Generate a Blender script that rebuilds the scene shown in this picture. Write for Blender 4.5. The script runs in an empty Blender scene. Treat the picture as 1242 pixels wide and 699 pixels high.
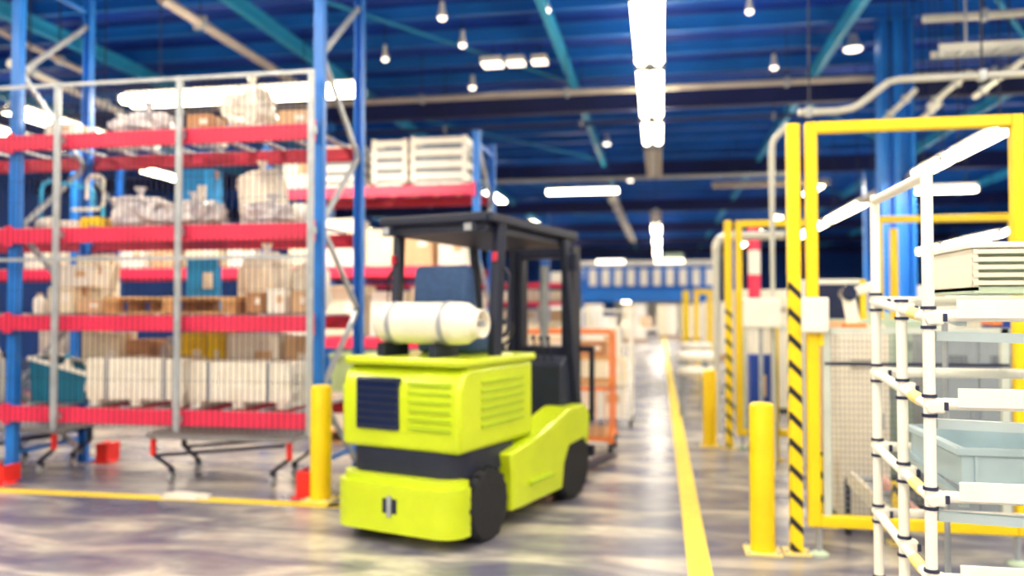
import bpy, bmesh, math, random
from mathutils import Vector, Matrix, noise
random.seed(7)
SC = bpy.context.scene
COL = SC.collection
R = math.radians

# ------------------------------------------------------------------ camera, world, exposure
cam_d = bpy.data.cameras.new('camera'); cam = bpy.data.objects.new('camera', cam_d); COL.objects.link(cam)
cam.location = (0, 0, 1.6)
cam.rotation_euler = (R(90 + 1.483), 0, R(10.3))
cam_d.sensor_width = 36; cam_d.lens = 36 * 985 / 1242
cam_d.clip_start = 0.05; cam_d.clip_end = 200
cam_d.dof.use_dof = True; cam_d.dof.focus_distance = 2.6; cam_d.dof.aperture_fstop = 1.15
SC.camera = cam
wd = bpy.data.worlds.new('world'); SC.world = wd; wd.use_nodes = True
wd.node_tree.nodes['Background'].inputs[0].default_value = (0.55, 0.7, 1, 1)
wd.node_tree.nodes['Background'].inputs[1].default_value = 0.3
SC.view_settings.view_transform = 'Standard'; SC.view_settings.look = 'None'
SC.view_settings.gamma = 1; SC.view_settings.use_curve_mapping = False
SC.view_settings.exposure = -0.24
LAMP_W = 75.0        # watts of one two metre lamp
TUBE_E = 26.0

# ------------------------------------------------------------------ helpers
def lin(h):
    h = h.lstrip('#'); o = []
    for i in (0, 2, 4):
        c = int(h[i:i+2], 16) / 255
        o.append(c / 12.92 if c <= .04045 else ((c + .055) / 1.055) ** 2.4)
    return (*o, 1)

MATS = {}
def mat(name, hx, rough=.5, metal=0., var=.12, scale=6., bump=0., spec=.5, second=None, detail=4, coat=0.):
    m = bpy.data.materials.new(name); m.use_nodes = True; MATS[name] = m
    nt = m.node_tree; b = nt.nodes['Principled BSDF']
    c = lin(hx)
    b.inputs['Roughness'].default_value = rough; b.inputs['Metallic'].default_value = metal
    b.inputs['Specular IOR Level'].default_value = spec
    b.inputs['Coat Weight'].default_value = coat
    tc = nt.nodes.new('ShaderNodeTexCoord'); nz = nt.nodes.new('ShaderNodeTexNoise')
    nz.inputs['Scale'].default_value = scale; nz.inputs['Detail'].default_value = detail
    nt.links.new(tc.outputs['Object'], nz.inputs['Vector'])
    rp = nt.nodes.new('ShaderNodeValToRGB'); e = rp.color_ramp.elements
    e[0].position = .3; e[1].position = .7
    lo = lin(second) if second else tuple(x * (1 - var) for x in c[:3]) + (1,)
    hi = c if second else tuple(min(1, x * (1 + var)) for x in c[:3]) + (1,)
    e[0].color = lo; e[1].color = hi
    nt.links.new(nz.outputs['Fac'], rp.inputs['Fac']); nt.links.new(rp.outputs['Color'], b.inputs['Base Color'])
    if bump:
        bp = nt.nodes.new('ShaderNodeBump'); bp.inputs['Strength'].default_value = bump; bp.inputs['Distance'].default_value = .02
        nt.links.new(nz.outputs['Fac'], bp.inputs['Height']); nt.links.new(bp.outputs['Normal'], b.inputs['Normal'])
    return m

def emis(name, hx, strength):
    m = bpy.data.materials.new(name); m.use_nodes = True; MATS[name] = m
    b = m.node_tree.nodes['Principled BSDF']
    b.inputs['Base Color'].default_value = lin(hx); b.inputs['Emission Color'].default_value = lin(hx)
    b.inputs['Emission Strength'].default_value = strength
    return m

def hazard(name, period=.17):
    m = bpy.data.materials.new(name); m.use_nodes = True; MATS[name] = m
    nt = m.node_tree; b = nt.nodes['Principled BSDF']; b.inputs['Roughness'].default_value = .4
    tc = nt.nodes.new('ShaderNodeTexCoord'); sp = nt.nodes.new('ShaderNodeSeparateXYZ')
    nt.links.new(tc.outputs['Object'], sp.inputs[0])
    a = nt.nodes.new('ShaderNodeMath'); a.operation = 'ADD'; nt.links.new(sp.outputs['X'], a.inputs[0]); nt.links.new(sp.outputs['Z'], a.inputs[1])
    a2 = nt.nodes.new('ShaderNodeMath'); a2.operation = 'ADD'; nt.links.new(a.outputs[0], a2.inputs[0]); nt.links.new(sp.outputs['Y'], a2.inputs[1])
    d = nt.nodes.new('ShaderNodeMath'); d.operation = 'DIVIDE'; d.inputs[1].default_value = period; nt.links.new(a2.outputs[0], d.inputs[0])
    fr = nt.nodes.new('ShaderNodeMath'); fr.operation = 'FRACT'; nt.links.new(d.outputs[0], fr.inputs[0])
    g = nt.nodes.new('ShaderNodeMath'); g.operation = 'GREATER_THAN'; g.inputs[1].default_value = .7; nt.links.new(fr.outputs[0], g.inputs[0])
    mx = nt.nodes.new('ShaderNodeMix'); mx.data_type = 'RGBA'
    mx.inputs['A'].default_value = lin('#ffdc12'); mx.inputs['B'].default_value = lin('#1c1c24')
    nt.links.new(g.outputs[0], mx.inputs['Factor']); nt.links.new(mx.outputs['Result'], b.inputs['Base Color'])
    return m

class MB:
    def __init__(s): s.bm = bmesh.new()
    def box(s, c, d, rot=None):
        v = bmesh.ops.create_cube(s.bm, size=1)['verts']
        M = Matrix.Translation(c) @ (rot if rot is not None else Matrix.Identity(4)) @ Matrix.Diagonal((*d, 1))
        bmesh.ops.transform(s.bm, matrix=M, verts=v); return s
    def bar(s, p, q, w, h=None):            # square bar between two points
        p, q = Vector(p), Vector(q); v = q - p
        return s.box((p + q) / 2, (w, h or w, v.length), v.to_track_quat('Z', 'Y').to_matrix().to_4x4())
    def cyl(s, p, q, r, n=12, r2=None):
        p, q = Vector(p), Vector(q); v = q - p
        M = Matrix.Translation((p + q) / 2) @ v.to_track_quat('Z', 'Y').to_matrix().to_4x4()
        bmesh.ops.create_cone(s.bm, cap_ends=True, segments=n, radius1=r, radius2=r if r2 is None else r2, depth=v.length, matrix=M); return s
    def tube(s, pts, r, n=10):
        pts = [Vector(p) for p in pts]; rings = []
        for i, p in enumerate(pts):
            a = pts[max(i - 1, 0)]; b = pts[min(i + 1, len(pts) - 1)]
            q = (b - a).normalized().to_track_quat('Z', 'Y')
            rings.append([s.bm.verts.new(p + q @ Vector((r * math.cos(2 * math.pi * k / n), r * math.sin(2 * math.pi * k / n), 0))) for k in range(n)])
        for A, Bq in zip(rings, rings[1:]):
            for k in range(n): s.bm.faces.new((A[k], A[(k + 1) % n], Bq[(k + 1) % n], Bq[k]))
        s.bm.faces.new(rings[0][::-1]); s.bm.faces.new(rings[-1]); return s
    def lathe(s, prof, c=(0, 0, 0), n=24, axis='Z'):
        rings = []
        for r, z in prof:
            ring = []
            for k in range(n):
                a = 2 * math.pi * k / n; x, y = r * math.cos(a), r * math.sin(a)
                v = (x, y, z) if axis == 'Z' else ((z, x, y) if axis == 'X' else (x, z, y))
                ring.append(s.bm.verts.new(Vector(v) + Vector(c)))
            rings.append(ring)
        for A, Bq in zip(rings, rings[1:]):
            for k in range(n): s.bm.faces.new((A[k], A[(k + 1) % n], Bq[(k + 1) % n], Bq[k]))
        s.bm.faces.new(rings[0][::-1]); s.bm.faces.new(rings[-1]); return s
    def prism(s, poly, a0, a1, plane='YZ'):   # polygon extruded along the remaining axis
        def P(u, v, t): return {'YZ': (t, u, v), 'XZ': (u, t, v), 'XY': (u, v, t)}[plane]
        A = [s.bm.verts.new(P(u, v, a0)) for u, v in poly]; Bq = [s.bm.verts.new(P(u, v, a1)) for u, v in poly]
        n = len(poly)
        for k in range(n): s.bm.faces.new((A[k], A[(k + 1) % n], Bq[(k + 1) % n], Bq[k]))
        s.bm.faces.new(A[::-1]); s.bm.faces.new(Bq); return s

def obj(name, mb, m, parent=None, loc=None, bevel=0, smooth=False, rz=0, label=None):
    bm = mb.bm; bmesh.ops.recalc_face_normals(bm, faces=bm.faces[:])
    me = bpy.data.meshes.new(name); bm.to_mesh(me); bm.free()
    me.materials.append(MATS[m] if isinstance(m, str) else m)
    if smooth:
        me.polygons.foreach_set('use_smooth', [True] * len(me.polygons))
        try: me.set_sharp_from_angle(angle=R(40))
        except Exception: pass
    o = bpy.data.objects.new(name, me); COL.objects.link(o)
    if parent: o.parent = parent
    if loc: o.location = loc
    o.rotation_euler.z = rz
    if bevel:
        bv = o.modifiers.new('bevel', 'BEVEL'); bv.width = bevel; bv.segments = 2; bv.limit_method = 'ANGLE'; bv.angle_limit = R(40)
    if label: o['label'] = label
    return o

def tag(o, label, cat, group=None):
    o['label'] = label; o['category'] = cat
    if group: o['group'] = group
    return o
def thing(name, label, cat, loc=(0, 0, 0), rz=0, group=None):
    o = bpy.data.objects.new(name, None); COL.objects.link(o); o.empty_display_size = .1
    o.location = loc; o.rotation_euler.z = rz
    return tag(o, label, cat, group)
def struct(name, mb, m, parent=None, **k):
    o = obj(name, mb, m, parent, **k)
    if not parent: o['kind'] = 'structure'
    return o
def stuff(o): o['kind'] = 'stuff'; return o
def copy_tree(o, parent=None):
    c = o.copy(); COL.objects.link(c); c.parent = parent
    for ch in [x for x in o.children]: copy_tree(ch, c)
    return c

# ------------------------------------------------------------------ materials
mat('ceiling_blue', '#0848b8', .55, var=.3, scale=.6)
mat('purlin_blue', '#166cc4', .45, var=.2, scale=1.2)
mat('girder_dark', '#0c1c58', .5, var=.3, scale=1)
mat('girder_teal', '#2a9ccc', .45, var=.2, scale=1.5)
mat('wall_blue', '#1450a8', .7, var=.2, scale=.5)
mat('wall_cream', '#d8d2c2', .7, var=.1, scale=.5)
mat('rack_blue', '#1f78d8', .4, var=.15, scale=3, bump=.05)
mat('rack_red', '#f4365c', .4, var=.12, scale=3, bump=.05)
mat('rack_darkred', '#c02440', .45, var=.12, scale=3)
mat('galv', '#a9b0b8', .4, .35, var=.15, scale=10)
mat('grey_steel', '#a5a9b0', .45, .2, var=.12, scale=8)
mat('dark_steel', '#20263c', .45, .2, var=.2, scale=8)
mat('black_rubber', '#16181f', .75, var=.2, scale=20, bump=.2)
mat('black_plastic', '#1a2138', .5, var=.15, scale=10)
mat('navy_glass', '#0d1f48', .15, var=.1)
mat('lime', '#c8dc1a', .32, var=.06, scale=3, coat=.3)
mat('lime_dark', '#a8c41c', .4, var=.08, scale=3)
mat('tank_cream', '#efe9da', .35, var=.06, scale=5)
mat('seat_blue', '#2d4c78', .7, var=.15, scale=20, bump=.1)
mat('safety_yellow', '#ffd60f', .4, var=.06, scale=4)
mat('line_yellow', '#f8d63a', .5, var=.1, scale=9, bump=.1)
mat('yellow_pale', '#f6e08a', .45, var=.08)
mat('white_paint', '#f1efe6', .4, var=.05)
mat('white_plastic', '#f6f2e6', .45, var=.06, scale=5)
mat('alu', '#cfd8cf', .35, .25, var=.08, scale=8)
mat('wood', '#d8aa72', .7, var=.22, scale=9, bump=.15)
mat('wood_dark', '#b98856', .7, var=.25, scale=9, bump=.15)
mat('card_brown', '#b98a62', .75, var=.1, scale=6)
mat('card_tan', '#d8b48c', .75, var=.1, scale=6)
mat('card_cream', '#f0e4c8', .75, var=.07, scale=6)
mat('card_white', '#f5f0e4', .7, var=.05, scale=6)
mat('card_yellow', '#ffd812', .6, var=.06, scale=6)
mat('card_cyan', '#1a9ae6', .55, var=.08, scale=6)
mat('tape', '#c79b68', .35, var=.06)
mat('strap', '#5c6a86', .4, var=.1)
mat('wrap', '#fdf8ec', .28, var=.08, scale=7, bump=.25, second='#efe6d4')
mat('wrap_grey', '#e6e0de', .3, var=.1, scale=9, bump=.4, second='#a9a6b2')
mat('teal_bin', '#11708e', .45, var=.12, scale=5)
mat('cyan_tube', '#38b4ea', .4, var=.08)
mat('orange', '#f58a4c', .45, var=.08)
mat('orange_pale', '#f2b48c', .5, var=.1)
mat('red_guard', '#ee2a24', .45, var=.1, scale=5)
mat('bin_grey', '#a9bfc9', .45, var=.06, scale=5)
mat('track_grey', '#b4c6cc', .4, .1, var=.08)
mat('joint_dark', '#232a4a', .5, var=.1)
mat('machine_cream', '#e6dfcf', .5, var=.06)
mat('machine_grey', '#8e9aa4', .5, var=.1)
mat('machine_green', '#b9cdb6', .5, var=.08)
mat('cabinet_blue', '#14409c', .45, var=.1)
mat('green_plastic', '#b8cf96', .5, var=.1)
mat('pink_beam', '#e0a8a0', .5, var=.1)
mat('wire_dark', '#252c48', .5, .2, var=.1)
mat('wire_grey', '#8d96a0', .4, .4, var=.1)
mat('pipe_beige', '#b4aca6', .4, .15, var=.1, scale=3)
mat('pipe_pale', '#cfd0c8', .4, .15, var=.1, scale=3)
mat('column_blue', '#1478d8', .45, var=.12, scale=2)
mat('ink', '#5a6672', .6)
mat('tube_off', '#b9a890', .4, var=.05)
hazard('hazard')
emis('tube_lit', '#ffedc6', TUBE_E)
emis('lamp_lens', '#fff0d8', 5)

def concrete():
    m = bpy.data.materials.new('concrete'); m.use_nodes = True; MATS['concrete'] = m
    nt = m.node_tree; b = nt.nodes['Principled BSDF']; L = nt.links.new
    tc = nt.nodes.new('ShaderNodeTexCoord')
    def nz(scale, det, dist=0, vec=None):
        n = nt.nodes.new('ShaderNodeTexNoise'); n.inputs['Scale'].default_value = scale; n.inputs['Detail'].default_value = det
        n.inputs['Distortion'].default_value = dist; L(vec or tc.outputs['Object'], n.inputs['Vector']); return n
    mp = nt.nodes.new('ShaderNodeMapping'); mp.inputs['Scale'].default_value = (.8, 2.2, 1); mp.inputs['Rotation'].default_value = (0, 0, .35)
    L(tc.outputs['Object'], mp.inputs['Vector'])
    a = nz(1.1, 7, .8, mp.outputs['Vector']); c = nz(6, 6); d = nz(.35, 3, .5)
    r1 = nt.nodes.new('ShaderNodeValToRGB'); e = r1.color_ramp.elements
    e[0].position = .36; e[0].color = lin('#62627a'); e[1].position = .62; e[1].color = lin('#c6c0b4')
    x = r1.color_ramp.elements.new(.5); x.color = lin('#8f8c92')
    L(a.outputs['Fac'], r1.inputs['Fac'])
    r2 = nt.nodes.new('ShaderNodeValToRGB'); e = r2.color_ramp.elements
    e[0].position = .35; e[0].color = (.72, .72, .76, 1); e[1].position = .65; e[1].color = (1, 1, 1, 1)
    L(c.outputs['Fac'], r2.inputs['Fac'])
    mx = nt.nodes.new('ShaderNodeMix'); mx.data_type = 'RGBA'; mx.blend_type = 'MULTIPLY'; mx.inputs['Factor'].default_value = .7
    L(r1.outputs['Color'], mx.inputs['A']); L(r2.outputs['Color'], mx.inputs['B'])
    L(mx.outputs['Result'], b.inputs['Base Color'])
    rr = nt.nodes.new('ShaderNodeMapRange'); rr.inputs['To Min'].default_value = .17; rr.inputs['To Max'].default_value = .34
    L(d.outputs['Fac'], rr.inputs['Value']); L(rr.outputs['Result'], b.inputs['Roughness'])
    b.inputs['Specular IOR Level'].default_value = .85
    bp = nt.nodes.new('ShaderNodeBump'); bp.inputs['Strength'].default_value = .12; bp.inputs['Distance'].default_value = .01
    L(c.outputs['Fac'], bp.inputs['Height']); L(bp.outputs['Normal'], b.inputs['Normal'])
concrete()

# ------------------------------------------------------------------ the hall
X0, X1, Y0, Y1, ZC = -20, 16, -8, 62, 6.25
struct('floor', MB().box(((X0 + X1) / 2, (Y0 + Y1) / 2, -.05), (X1 - X0, Y1 - Y0, .1)), 'concrete')
struct('wall_left', MB().box((X0 - .1, (Y0 + Y1) / 2, ZC / 2), (.2, Y1 - Y0, ZC)), 'wall_blue')
struct('wall_right', MB().box((X1 + .1, (Y0 + Y1) / 2, ZC / 2), (.2, Y1 - Y0, ZC)), 'wall_blue')
struct('wall_back', MB().box(((X0 + X1) / 2, Y0 - .1, ZC / 2), (X1 - X0, .2, ZC)), 'wall_cream')
struct('wall_far', MB().box(((X0 + X1) / 2, Y1 + .1, ZC / 2), (X1 - X0, .2, ZC)), 'wall_blue')
mb = MB()   # trapezoid ribs of the roof deck run across the aisle
y = Y0; poly = []
while y < Y1 - .01:
    poly += [(y, ZC), (y + .22, ZC), (y + .28, ZC + .07), (y + .44, ZC + .07)]; y += .5
poly += [(Y1, ZC), (Y1, ZC + .25), (Y0, ZC + .25)]
ceil = struct('ceiling', mb.prism(poly, X0, X1, 'YZ'), 'ceiling_blue')
def i_beam(mb, p, q, h, w, t=.02):          # I section, p-q is the middle of the web
    p, q = Vector(p), Vector(q); v = q - p; up = Vector((0, 0, 1))
    mb.bar(p, q, t, h) if abs(v.x) < abs(v.y) else mb.bar(p, q, h, t)
    return mb
def beam_x(name, y, z, h, w, m, x0=X0, x1=X1):
    cx = (x0 + x1) / 2; L = x1 - x0
    b = MB().box((cx, y, z), (L, .03, h)).box((cx, y, z + h / 2), (L, w, .03)).box((cx, y, z - h / 2), (L, w, .03))
    return obj(name, b, m, ceil)
def beam_y(name, x, z, h, w, m, y0=Y0, y1=Y1):
    cy = (y0 + y1) / 2; L = y1 - y0
    b = MB().box((x, cy, z), (.03, L, h)).box((x, cy, z + h / 2), (w, L, .03)).box((x, cy, z - h / 2), (w, L, .03))
    return obj(name, b, m, ceil)
k = 0
yy = -7.2
while yy < 61:
    beam_x('purlin', yy, 6.06, .2 if k % 2 else .16, .09, 'purlin_blue'); yy += 1.18; k += 1
for yy in (-1, 7, 15.3, 23.2, 31.4, 39.6, 47.8, 56):
    beam_x('crossbeam', yy, 5.55, .42, .18, 'girder_dark')
for xx in (-12.5, -9, -5.65, -1.55, 2.7, 6.6, 10.5):
    beam_y('girder', xx, 5.78, .18, .1, 'girder_teal')
for i in range(7):                            # flat wind braces under the purlins
    for s in (-1, 1):
        xa, xb = (-5.65, -1.55) if s < 0 else (2.7, 6.6)
        ya = 9 + i * 8.2
        obj('wind_brace', MB().bar((xa, ya, 5.92), (xb, ya + 6.5, 5.92), .07, .02), 'girder_teal', ceil)

# floor markings
tag(obj('floor_line', MB().box((.235, 25.5, .002), (.145, 45, .004)), 'line_yellow'), 'long yellow line painted along the right edge of the aisle', 'floor marking')
tag(obj('floor_line', MB().box((-5.75, 6.28, .002), (6.4, .13, .004)).box((-2.52, 6.33, .002), (.32, .11, .004), Matrix.Rotation(.45, 4, 'Z')), 'line_yellow'),
    'yellow line painted on the floor in front of the red and blue rack', 'floor marking')
tag(obj('floor_line', MB().box((-2.05, 27, .002), (.12, 30, .004)), 'line_yellow'), 'faint far yellow line along the left rack ends of the aisle', 'floor marking')

# ------------------------------------------------------------------ luminaires
def luminaire(c, L, axis, lit, label, group=None, w=.3, hang=None, power=None):
    t = thing('fluorescent_lamp', label, 'lamp', c, 0 if axis == 'Y' else R(90), group)
    h = MB().prism([(-w * .2, -.02), (w * .2, -.02), (w * .14, .07), (-w * .14, .07)], -L / 2, L / 2, 'XZ')
    obj('housing', h, 'white_paint', t)
    for s in (-1, 1):
        obj('tube', MB().cyl((s * w * .27, -L / 2 + .03, -.035), (s * w * .27, L / 2 - .03, -.035), w * .17, 10), 'tube_lit' if lit else 'tube_off', t, smooth=True)
        obj('end_cap', MB().box((0, s * (L / 2 - .012), -.03), (w * .96, .024, .075)), 'grey_steel', t)
        obj('hanger', MB().cyl((0, s * L * .35, .07), (0, s * L * .35, (hang or 6.3) - c[2]), .008, 6), 'wire_dark', t)
    if lit:
        ld = bpy.data.lights.new('lamp_light', 'AREA'); ld.shape = 'RECTANGLE'; ld.size = w * .9; ld.size_y = L * .96
        ld.energy = (power or LAMP_W) * L / 2; ld.color = (1, .93, .81)
        lo = bpy.data.objects.new('lamp_light', ld); COL.objects.link(lo); lo.parent = t; lo.location = (0, 0, -.095)
    return t
ROW = 'lamps of the row over the aisle'
for (a, b, lit, lab) in (
    (8.8, 11.1, 1, 'nearest lit lamp at the top edge in the row over the aisle'),
    (11.45, 14.2, 1, 'second lit lamp from the top in the row over the aisle'),
    (14.7, 16.5, 1, 'third lit lamp from the top in the row over the aisle'),
    (17.2, 20.9, 0, 'dark unlit beige lamp in the row over the aisle, below three lit ones'),
    (28.5, 31.5, 0, 'unlit lamp above the bright far end of the aisle lamp row'),
    (33, 36.5, 1, 'first of the small bright lamps at the far end of the aisle row'),
    (39, 43, 1, 'middle of the small bright lamps at the far end of the aisle row'),
    (46, 52, 1, 'farthest tiny bright lamp at the end of the aisle row')):
    luminaire((-.12, (a + b) / 2, 5.0), b - a, 'Y', lit, lab, ROW, w=.42, power=LAMP_W if a < 30 else 180)
for (a, b, lit, lab) in (
    (9.5, 11.3, 1, 'brightest lamp under the top bar of the large yellow gate'),
    (11.45, 12.6, 1, 'short lit lamp behind the tallest white tube post'),
    (12.75, 15.7, 0, 'unlit grey lamp between lit ones of the right hand row'),
    (15.9, 18.9, 1, 'lit lamp seen just left of the thin white tube posts'),
    (19.4, 24.2, 1, 'far lit lamp of the right row beside the yellow gate post')):
    luminaire((3.72, (a + b) / 2, 3.6), b - a, 'Y', lit, lab, 'lamps of the row right of the gate', w=.24)
for i, (a, b, lab) in enumerate(((19.6, 22.6, 'nearest low lit lamp at right edge inside the yellow gate'), (23, 27, 'middle low lit lamp of the far right row'), (27.5, 32.5, 'far low lit lamp of the far right row by the white posts'))):
    luminaire((8.75, (a + b) / 2, 3.6), b - a, 'Y', 1, lab, 'low lamps far right', w=.3)
luminaire((4.35, 13.75, 3.5), 1.1, 'X', 1, 'short lit crosswise lamp behind the tallest white tube post', w=.2)
luminaire((-4.72, 8.55, 4.08), 2.92, 'X', 1, 'long lit lamp hung crosswise above the top shelf of the near rack', w=.34, power=130)
luminaire((-8.2, 9.95, 4.2), 1.8, 'Y', 1, 'lit slanting lamp at the left edge behind the blue rack posts', w=.34, power=130)
luminaire((-2.13, 22.85, 4.95), 2.05, 'X', 1, 'lit crosswise lamp above the forklift roof, far under the ceiling', w=.3)
luminaire((2.9, 22.4, 4.95), 3.0, 'X', 0, 'unlit grey crosswise lamp left of the yellow gate, far under the ceiling', w=.3)
HID = 'unseen ceiling lamp added in rows behind and beside the camera'
for xx in (-8.5, -4.3, -.12, 4.2, 8.4):  # unseen rows added to light the rack fronts, stronger towards the back
    for yc in (-5.5, -1.8, 1.9, 5.3):
        luminaire((xx, yc, 5.0), 2.6, 'Y', 1, HID, 'lamps outside the picture', w=.42, power=LAMP_W * (1.7 if yc < 3 else 1))
for xx in (-13,):  # added for light in the hall behind the left racks
    for yc in (14.5, 20, 27, 36): luminaire((xx, yc, 5.2), 2.6, 'Y', 1, 'lamp added behind the left hand racks', 'added lamps behind the left racks', w=.3)
for xx in (-5.2, 4.6):  # added to brighten the far end and the bridge panels
    for yc, od in ((25.5, 'nearest'), (34, 'second'), (40, 'third'), (47, 'farthest')): luminaire((xx, yc, 5.25), 2.6, 'Y', 1, od + ' of the added far ceiling lamps ' + ('left' if xx < 0 else 'right') + ' of the aisle row by the bridge', 'added far lamps beside the aisle', w=.3, power=230)
for yc in (8.6, 14.5): luminaire((8.3, yc, 5.2), 2.6, 'Y', 1, 'unseen hall lamp right of the picture over the fenced cell', 'lamps outside the picture', w=.3)  # unseen lamps over the cell, outside the view

def spot(c, w, label, sq=False):
    t = thing('ceiling_lamp', label, 'lamp', c, 0, 'small ceiling lamps')
    if sq:
        obj('housing', MB().box((0, 0, .05), (w, w * .9, .1)), 'white_paint', t, bevel=.01)
        obj('lens', MB().box((0, 0, -.012), (w * .9, w * .8, .022)), 'lamp_lens', t)
    else:
        obj('housing', MB().lathe([(w * .2, .22), (w * .3, .1), (w * .5, 0), (w * .46, -.005)], n=16), 'white_paint', t, smooth=True)
        obj('lens', MB().lathe([(w * .44, .0), (w * .4, -.03), (w * .2, -.05)], n=16), 'lamp_lens', t, smooth=True)
    obj('hanger', MB().cyl((0, 0, .1), (0, 0, 6.3 - c[2]), .008, 6), 'wire_dark', t)
spot((-2.75, 13.3, 5.72), .36, 'left one of three square skylight panes, built as lamp panels, above the rack goods', True)  # skylight panes, made here as glowing lamp boxes
spot((-2.35, 13.3, 5.72), .3, 'middle one of three square skylight panes, built as lamp panels, above the rack goods', True)
spot((-1.95, 13.3, 5.72), .26, 'right one of three square skylight panes, built as lamp panels, above the rack goods', True)
for c, w, l in (((3.05, 13.6, 5.75), .32, 'bright round lamp under the roof left of the big blue column'), ((-3.0, 11.0, 5.72), .14, 'small round lamp high above the rack, nearest the top edge'),
                ((-1.56, 11.2, 5.8), .16, 'small round lamp beside the teal girder at the top edge'), ((-3.0, 12.2, 5.72), .13, 'small round lamp left of a twin spot above the rack'),
                ((-1.3, 20.6, 5.8), .2, 'small round lamp above the far crosswise lamp'), ((-4.4, 12.6, 5.7), .12, 'small round lamp left of the near rack end posts'),
                ((-3.4, 14.6, 5.72), .15, 'small dim lamp under the dark crossbeam left'), ((1.25, 11.6, 5.75), .12, 'small round lamp right of the aisle lamp row near the top edge'),
                ((1.95, 14.4, 5.75), .14, 'small round lamp between aisle row and blue column'), ((-.9, 26, 5.7), .22, 'small far round lamp beneath the third aisle lamp')):
    spot(c, w, l)

# ------------------------------------------------------------------ pipes, trays and column under the roof
def pipe(pts, r, m, label, cat='pipe', clamps=(), n=12):
    t = thing('pipe', label, cat, pts[0])
    o = Vector(pts[0]); obj('pipe_run', MB().tube([Vector(p) - o for p in pts], r, n), m, t, smooth=True)
    for c in clamps:
        obj('hanger', MB().cyl(Vector(c) - o, Vector((c[0], c[1], 6.3)) - o, .008, 6), 'wire_dark', t)
        obj('clamp', MB().box(Vector(c) - o, (.05 if abs(pts[-1][0] - pts[0][0]) > 1 else r * 2.6, r * 2.6 if abs(pts[-1][0] - pts[0][0]) > 1 else .05, r * 2.6)), 'galv', t)
    return t
def hangers(xs, y, z): return [(x, y, z) for x in xs]
pipe([(-9, 13.35, 5.2), (5.9, 13.35, 5.2)], .055, 'pipe_beige', 'long beige pipe crossing under the roof over the second aisle lamp', clamps=hangers((-7, -4, -1.5, 2, 5), 13.35, 5.2))
pipe([(-7, 14.9, 5.02), (3.2, 14.9, 5.02)], .04, 'girder_dark', 'dark pipe crossing just above the third aisle lamp', clamps=hangers((-4, -1.4, 2), 14.9, 5.02))
pipe([(-6, 21.9, 5.12), (3.5, 21.9, 5.12)], .05, 'pipe_pale', 'pale pipe crossing beside the far unlit aisle lamp', clamps=hangers((-4, -1.6, 2), 21.9, 5.12))
pipe([(3.3, 8, 3.73), (2.2, 8, 3.73), (2.1, 8, 3.71), (1.86, 8, 3.52), (1.78, 8, 3.48), (1.66, 8, 3.46), (1.3, 8, 3.46)], .035, 'pipe_pale', 'pale bent pipe stepping down above the yellow gate', clamps=((2.9, 8, 3.73), (1.4, 8, 3.46)))
pipe([(2.8, 9.3, 4.72), (6, 9.3, 4.72)], .045, 'pipe_pale', 'upper pale straight pipe at the top right corner', clamps=((3.4, 9.3, 4.72), (5.6, 9.3, 4.72)))
for i, (x, yq) in enumerate(((3.35, 9.6), (3.75, 9.2), (3.0, 10.3), (3.5, 11))):
    pipe([(x, yq, 4.2), (x + .05, yq + 1.5, 4.2)], .035, 'pipe_pale', ['first', 'second', 'third', 'fourth'][i] + ' short pale conduit from the left, slanting above the gate top bar', clamps=((x + .01, yq + .4, 4.2), (x + .04, yq + 1.2, 4.2)))
def cable_tray(x0, x1, y, z, label):
    t = thing('cable_tray', label, 'cable tray', (x0, y, z))
    for s in (-1, 1): obj('side_rail', MB().box(((x1 - x0) / 2, s * .13, 0), (x1 - x0, .02, .07)), 'pipe_pale', t)
    n = int((x1 - x0) / .16)
    for i in range(n): obj('rung', MB().box((.08 + i * (x1 - x0) / n, 0, -.02), (.03, .25, .02)), 'galv', t)
    for xx in (.3, (x1 - x0) - .3): obj('hanger', MB().box((xx, 0, 1.0), (.02, .02, 2.0)), 'galv', t)
cable_tray(2.85, 4.6, 9.1, 4.3, 'ladder cable tray hung right of the big blue column')
pipe([(-6.62, 7.3, 4.15), (-6.85, 9.4, 4.15)], .045, 'pipe_pale', 'pale slanting pipe behind the blue posts at top left', clamps=((-6.65, 7.6, 4.15), (-6.8, 9, 4.15)))
pipe([(-7.3, 7.2, 4.75), (-7.5, 9.6, 4.75)], .035, 'pipe_beige', 'upper dull slanting pipe behind the blue posts at top left', clamps=((-7.33, 7.6, 4.75), (-7.45, 9, 4.75)))
pipe([(-5.5, 8.2, 5.1), (-5.55, 13, 5.1)], .06, 'pipe_beige', 'brownish slanting pipe left of the rack end frame at the top edge', clamps=((-5.51, 9, 5.1), (-5.54, 12, 5.1)))
for i in range(1):
    t = thing('cable_duct', 'beaded pale duct sloping down beneath the far lit crosswise lamp', 'duct', (-1.35, 26, 4.9))
    for q in (0, 6, 12): obj('hanger', MB().cyl((.05, q, 0), (.05, q, 1.4), .01, 6), 'wire_dark', t)
    obj('channel', MB().bar((0, -2, 0), (.1, 14, 0), .22, .08), 'pipe_beige', t)
    for q in range(7): obj('joint', MB().box((.01 * q, -1.4 + q * 2.2, -.02), (.27, .5, .12)), 'pipe_pale', t)
t = thing('steel_column', 'broad blue steel column behind the yellow gate', 'column', (3.5, 13, 0))
obj('web', MB().box((0, 0, 3.05), (.42, .02, 6.1)), 'column_blue', t)
for s in (-1, 1): obj('flange', MB().box((s * .21, 0, 3.05), (.05, .34, 6.1)), 'column_blue', t)
obj('stiffener', MB().box((0, -.06, 3.05), (.09, .1, 6.1)), 'column_blue', t)
obj('base_plate', MB().box((0, 0, .015), (.6, .5, .03)), 'dark_steel', t)
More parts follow.
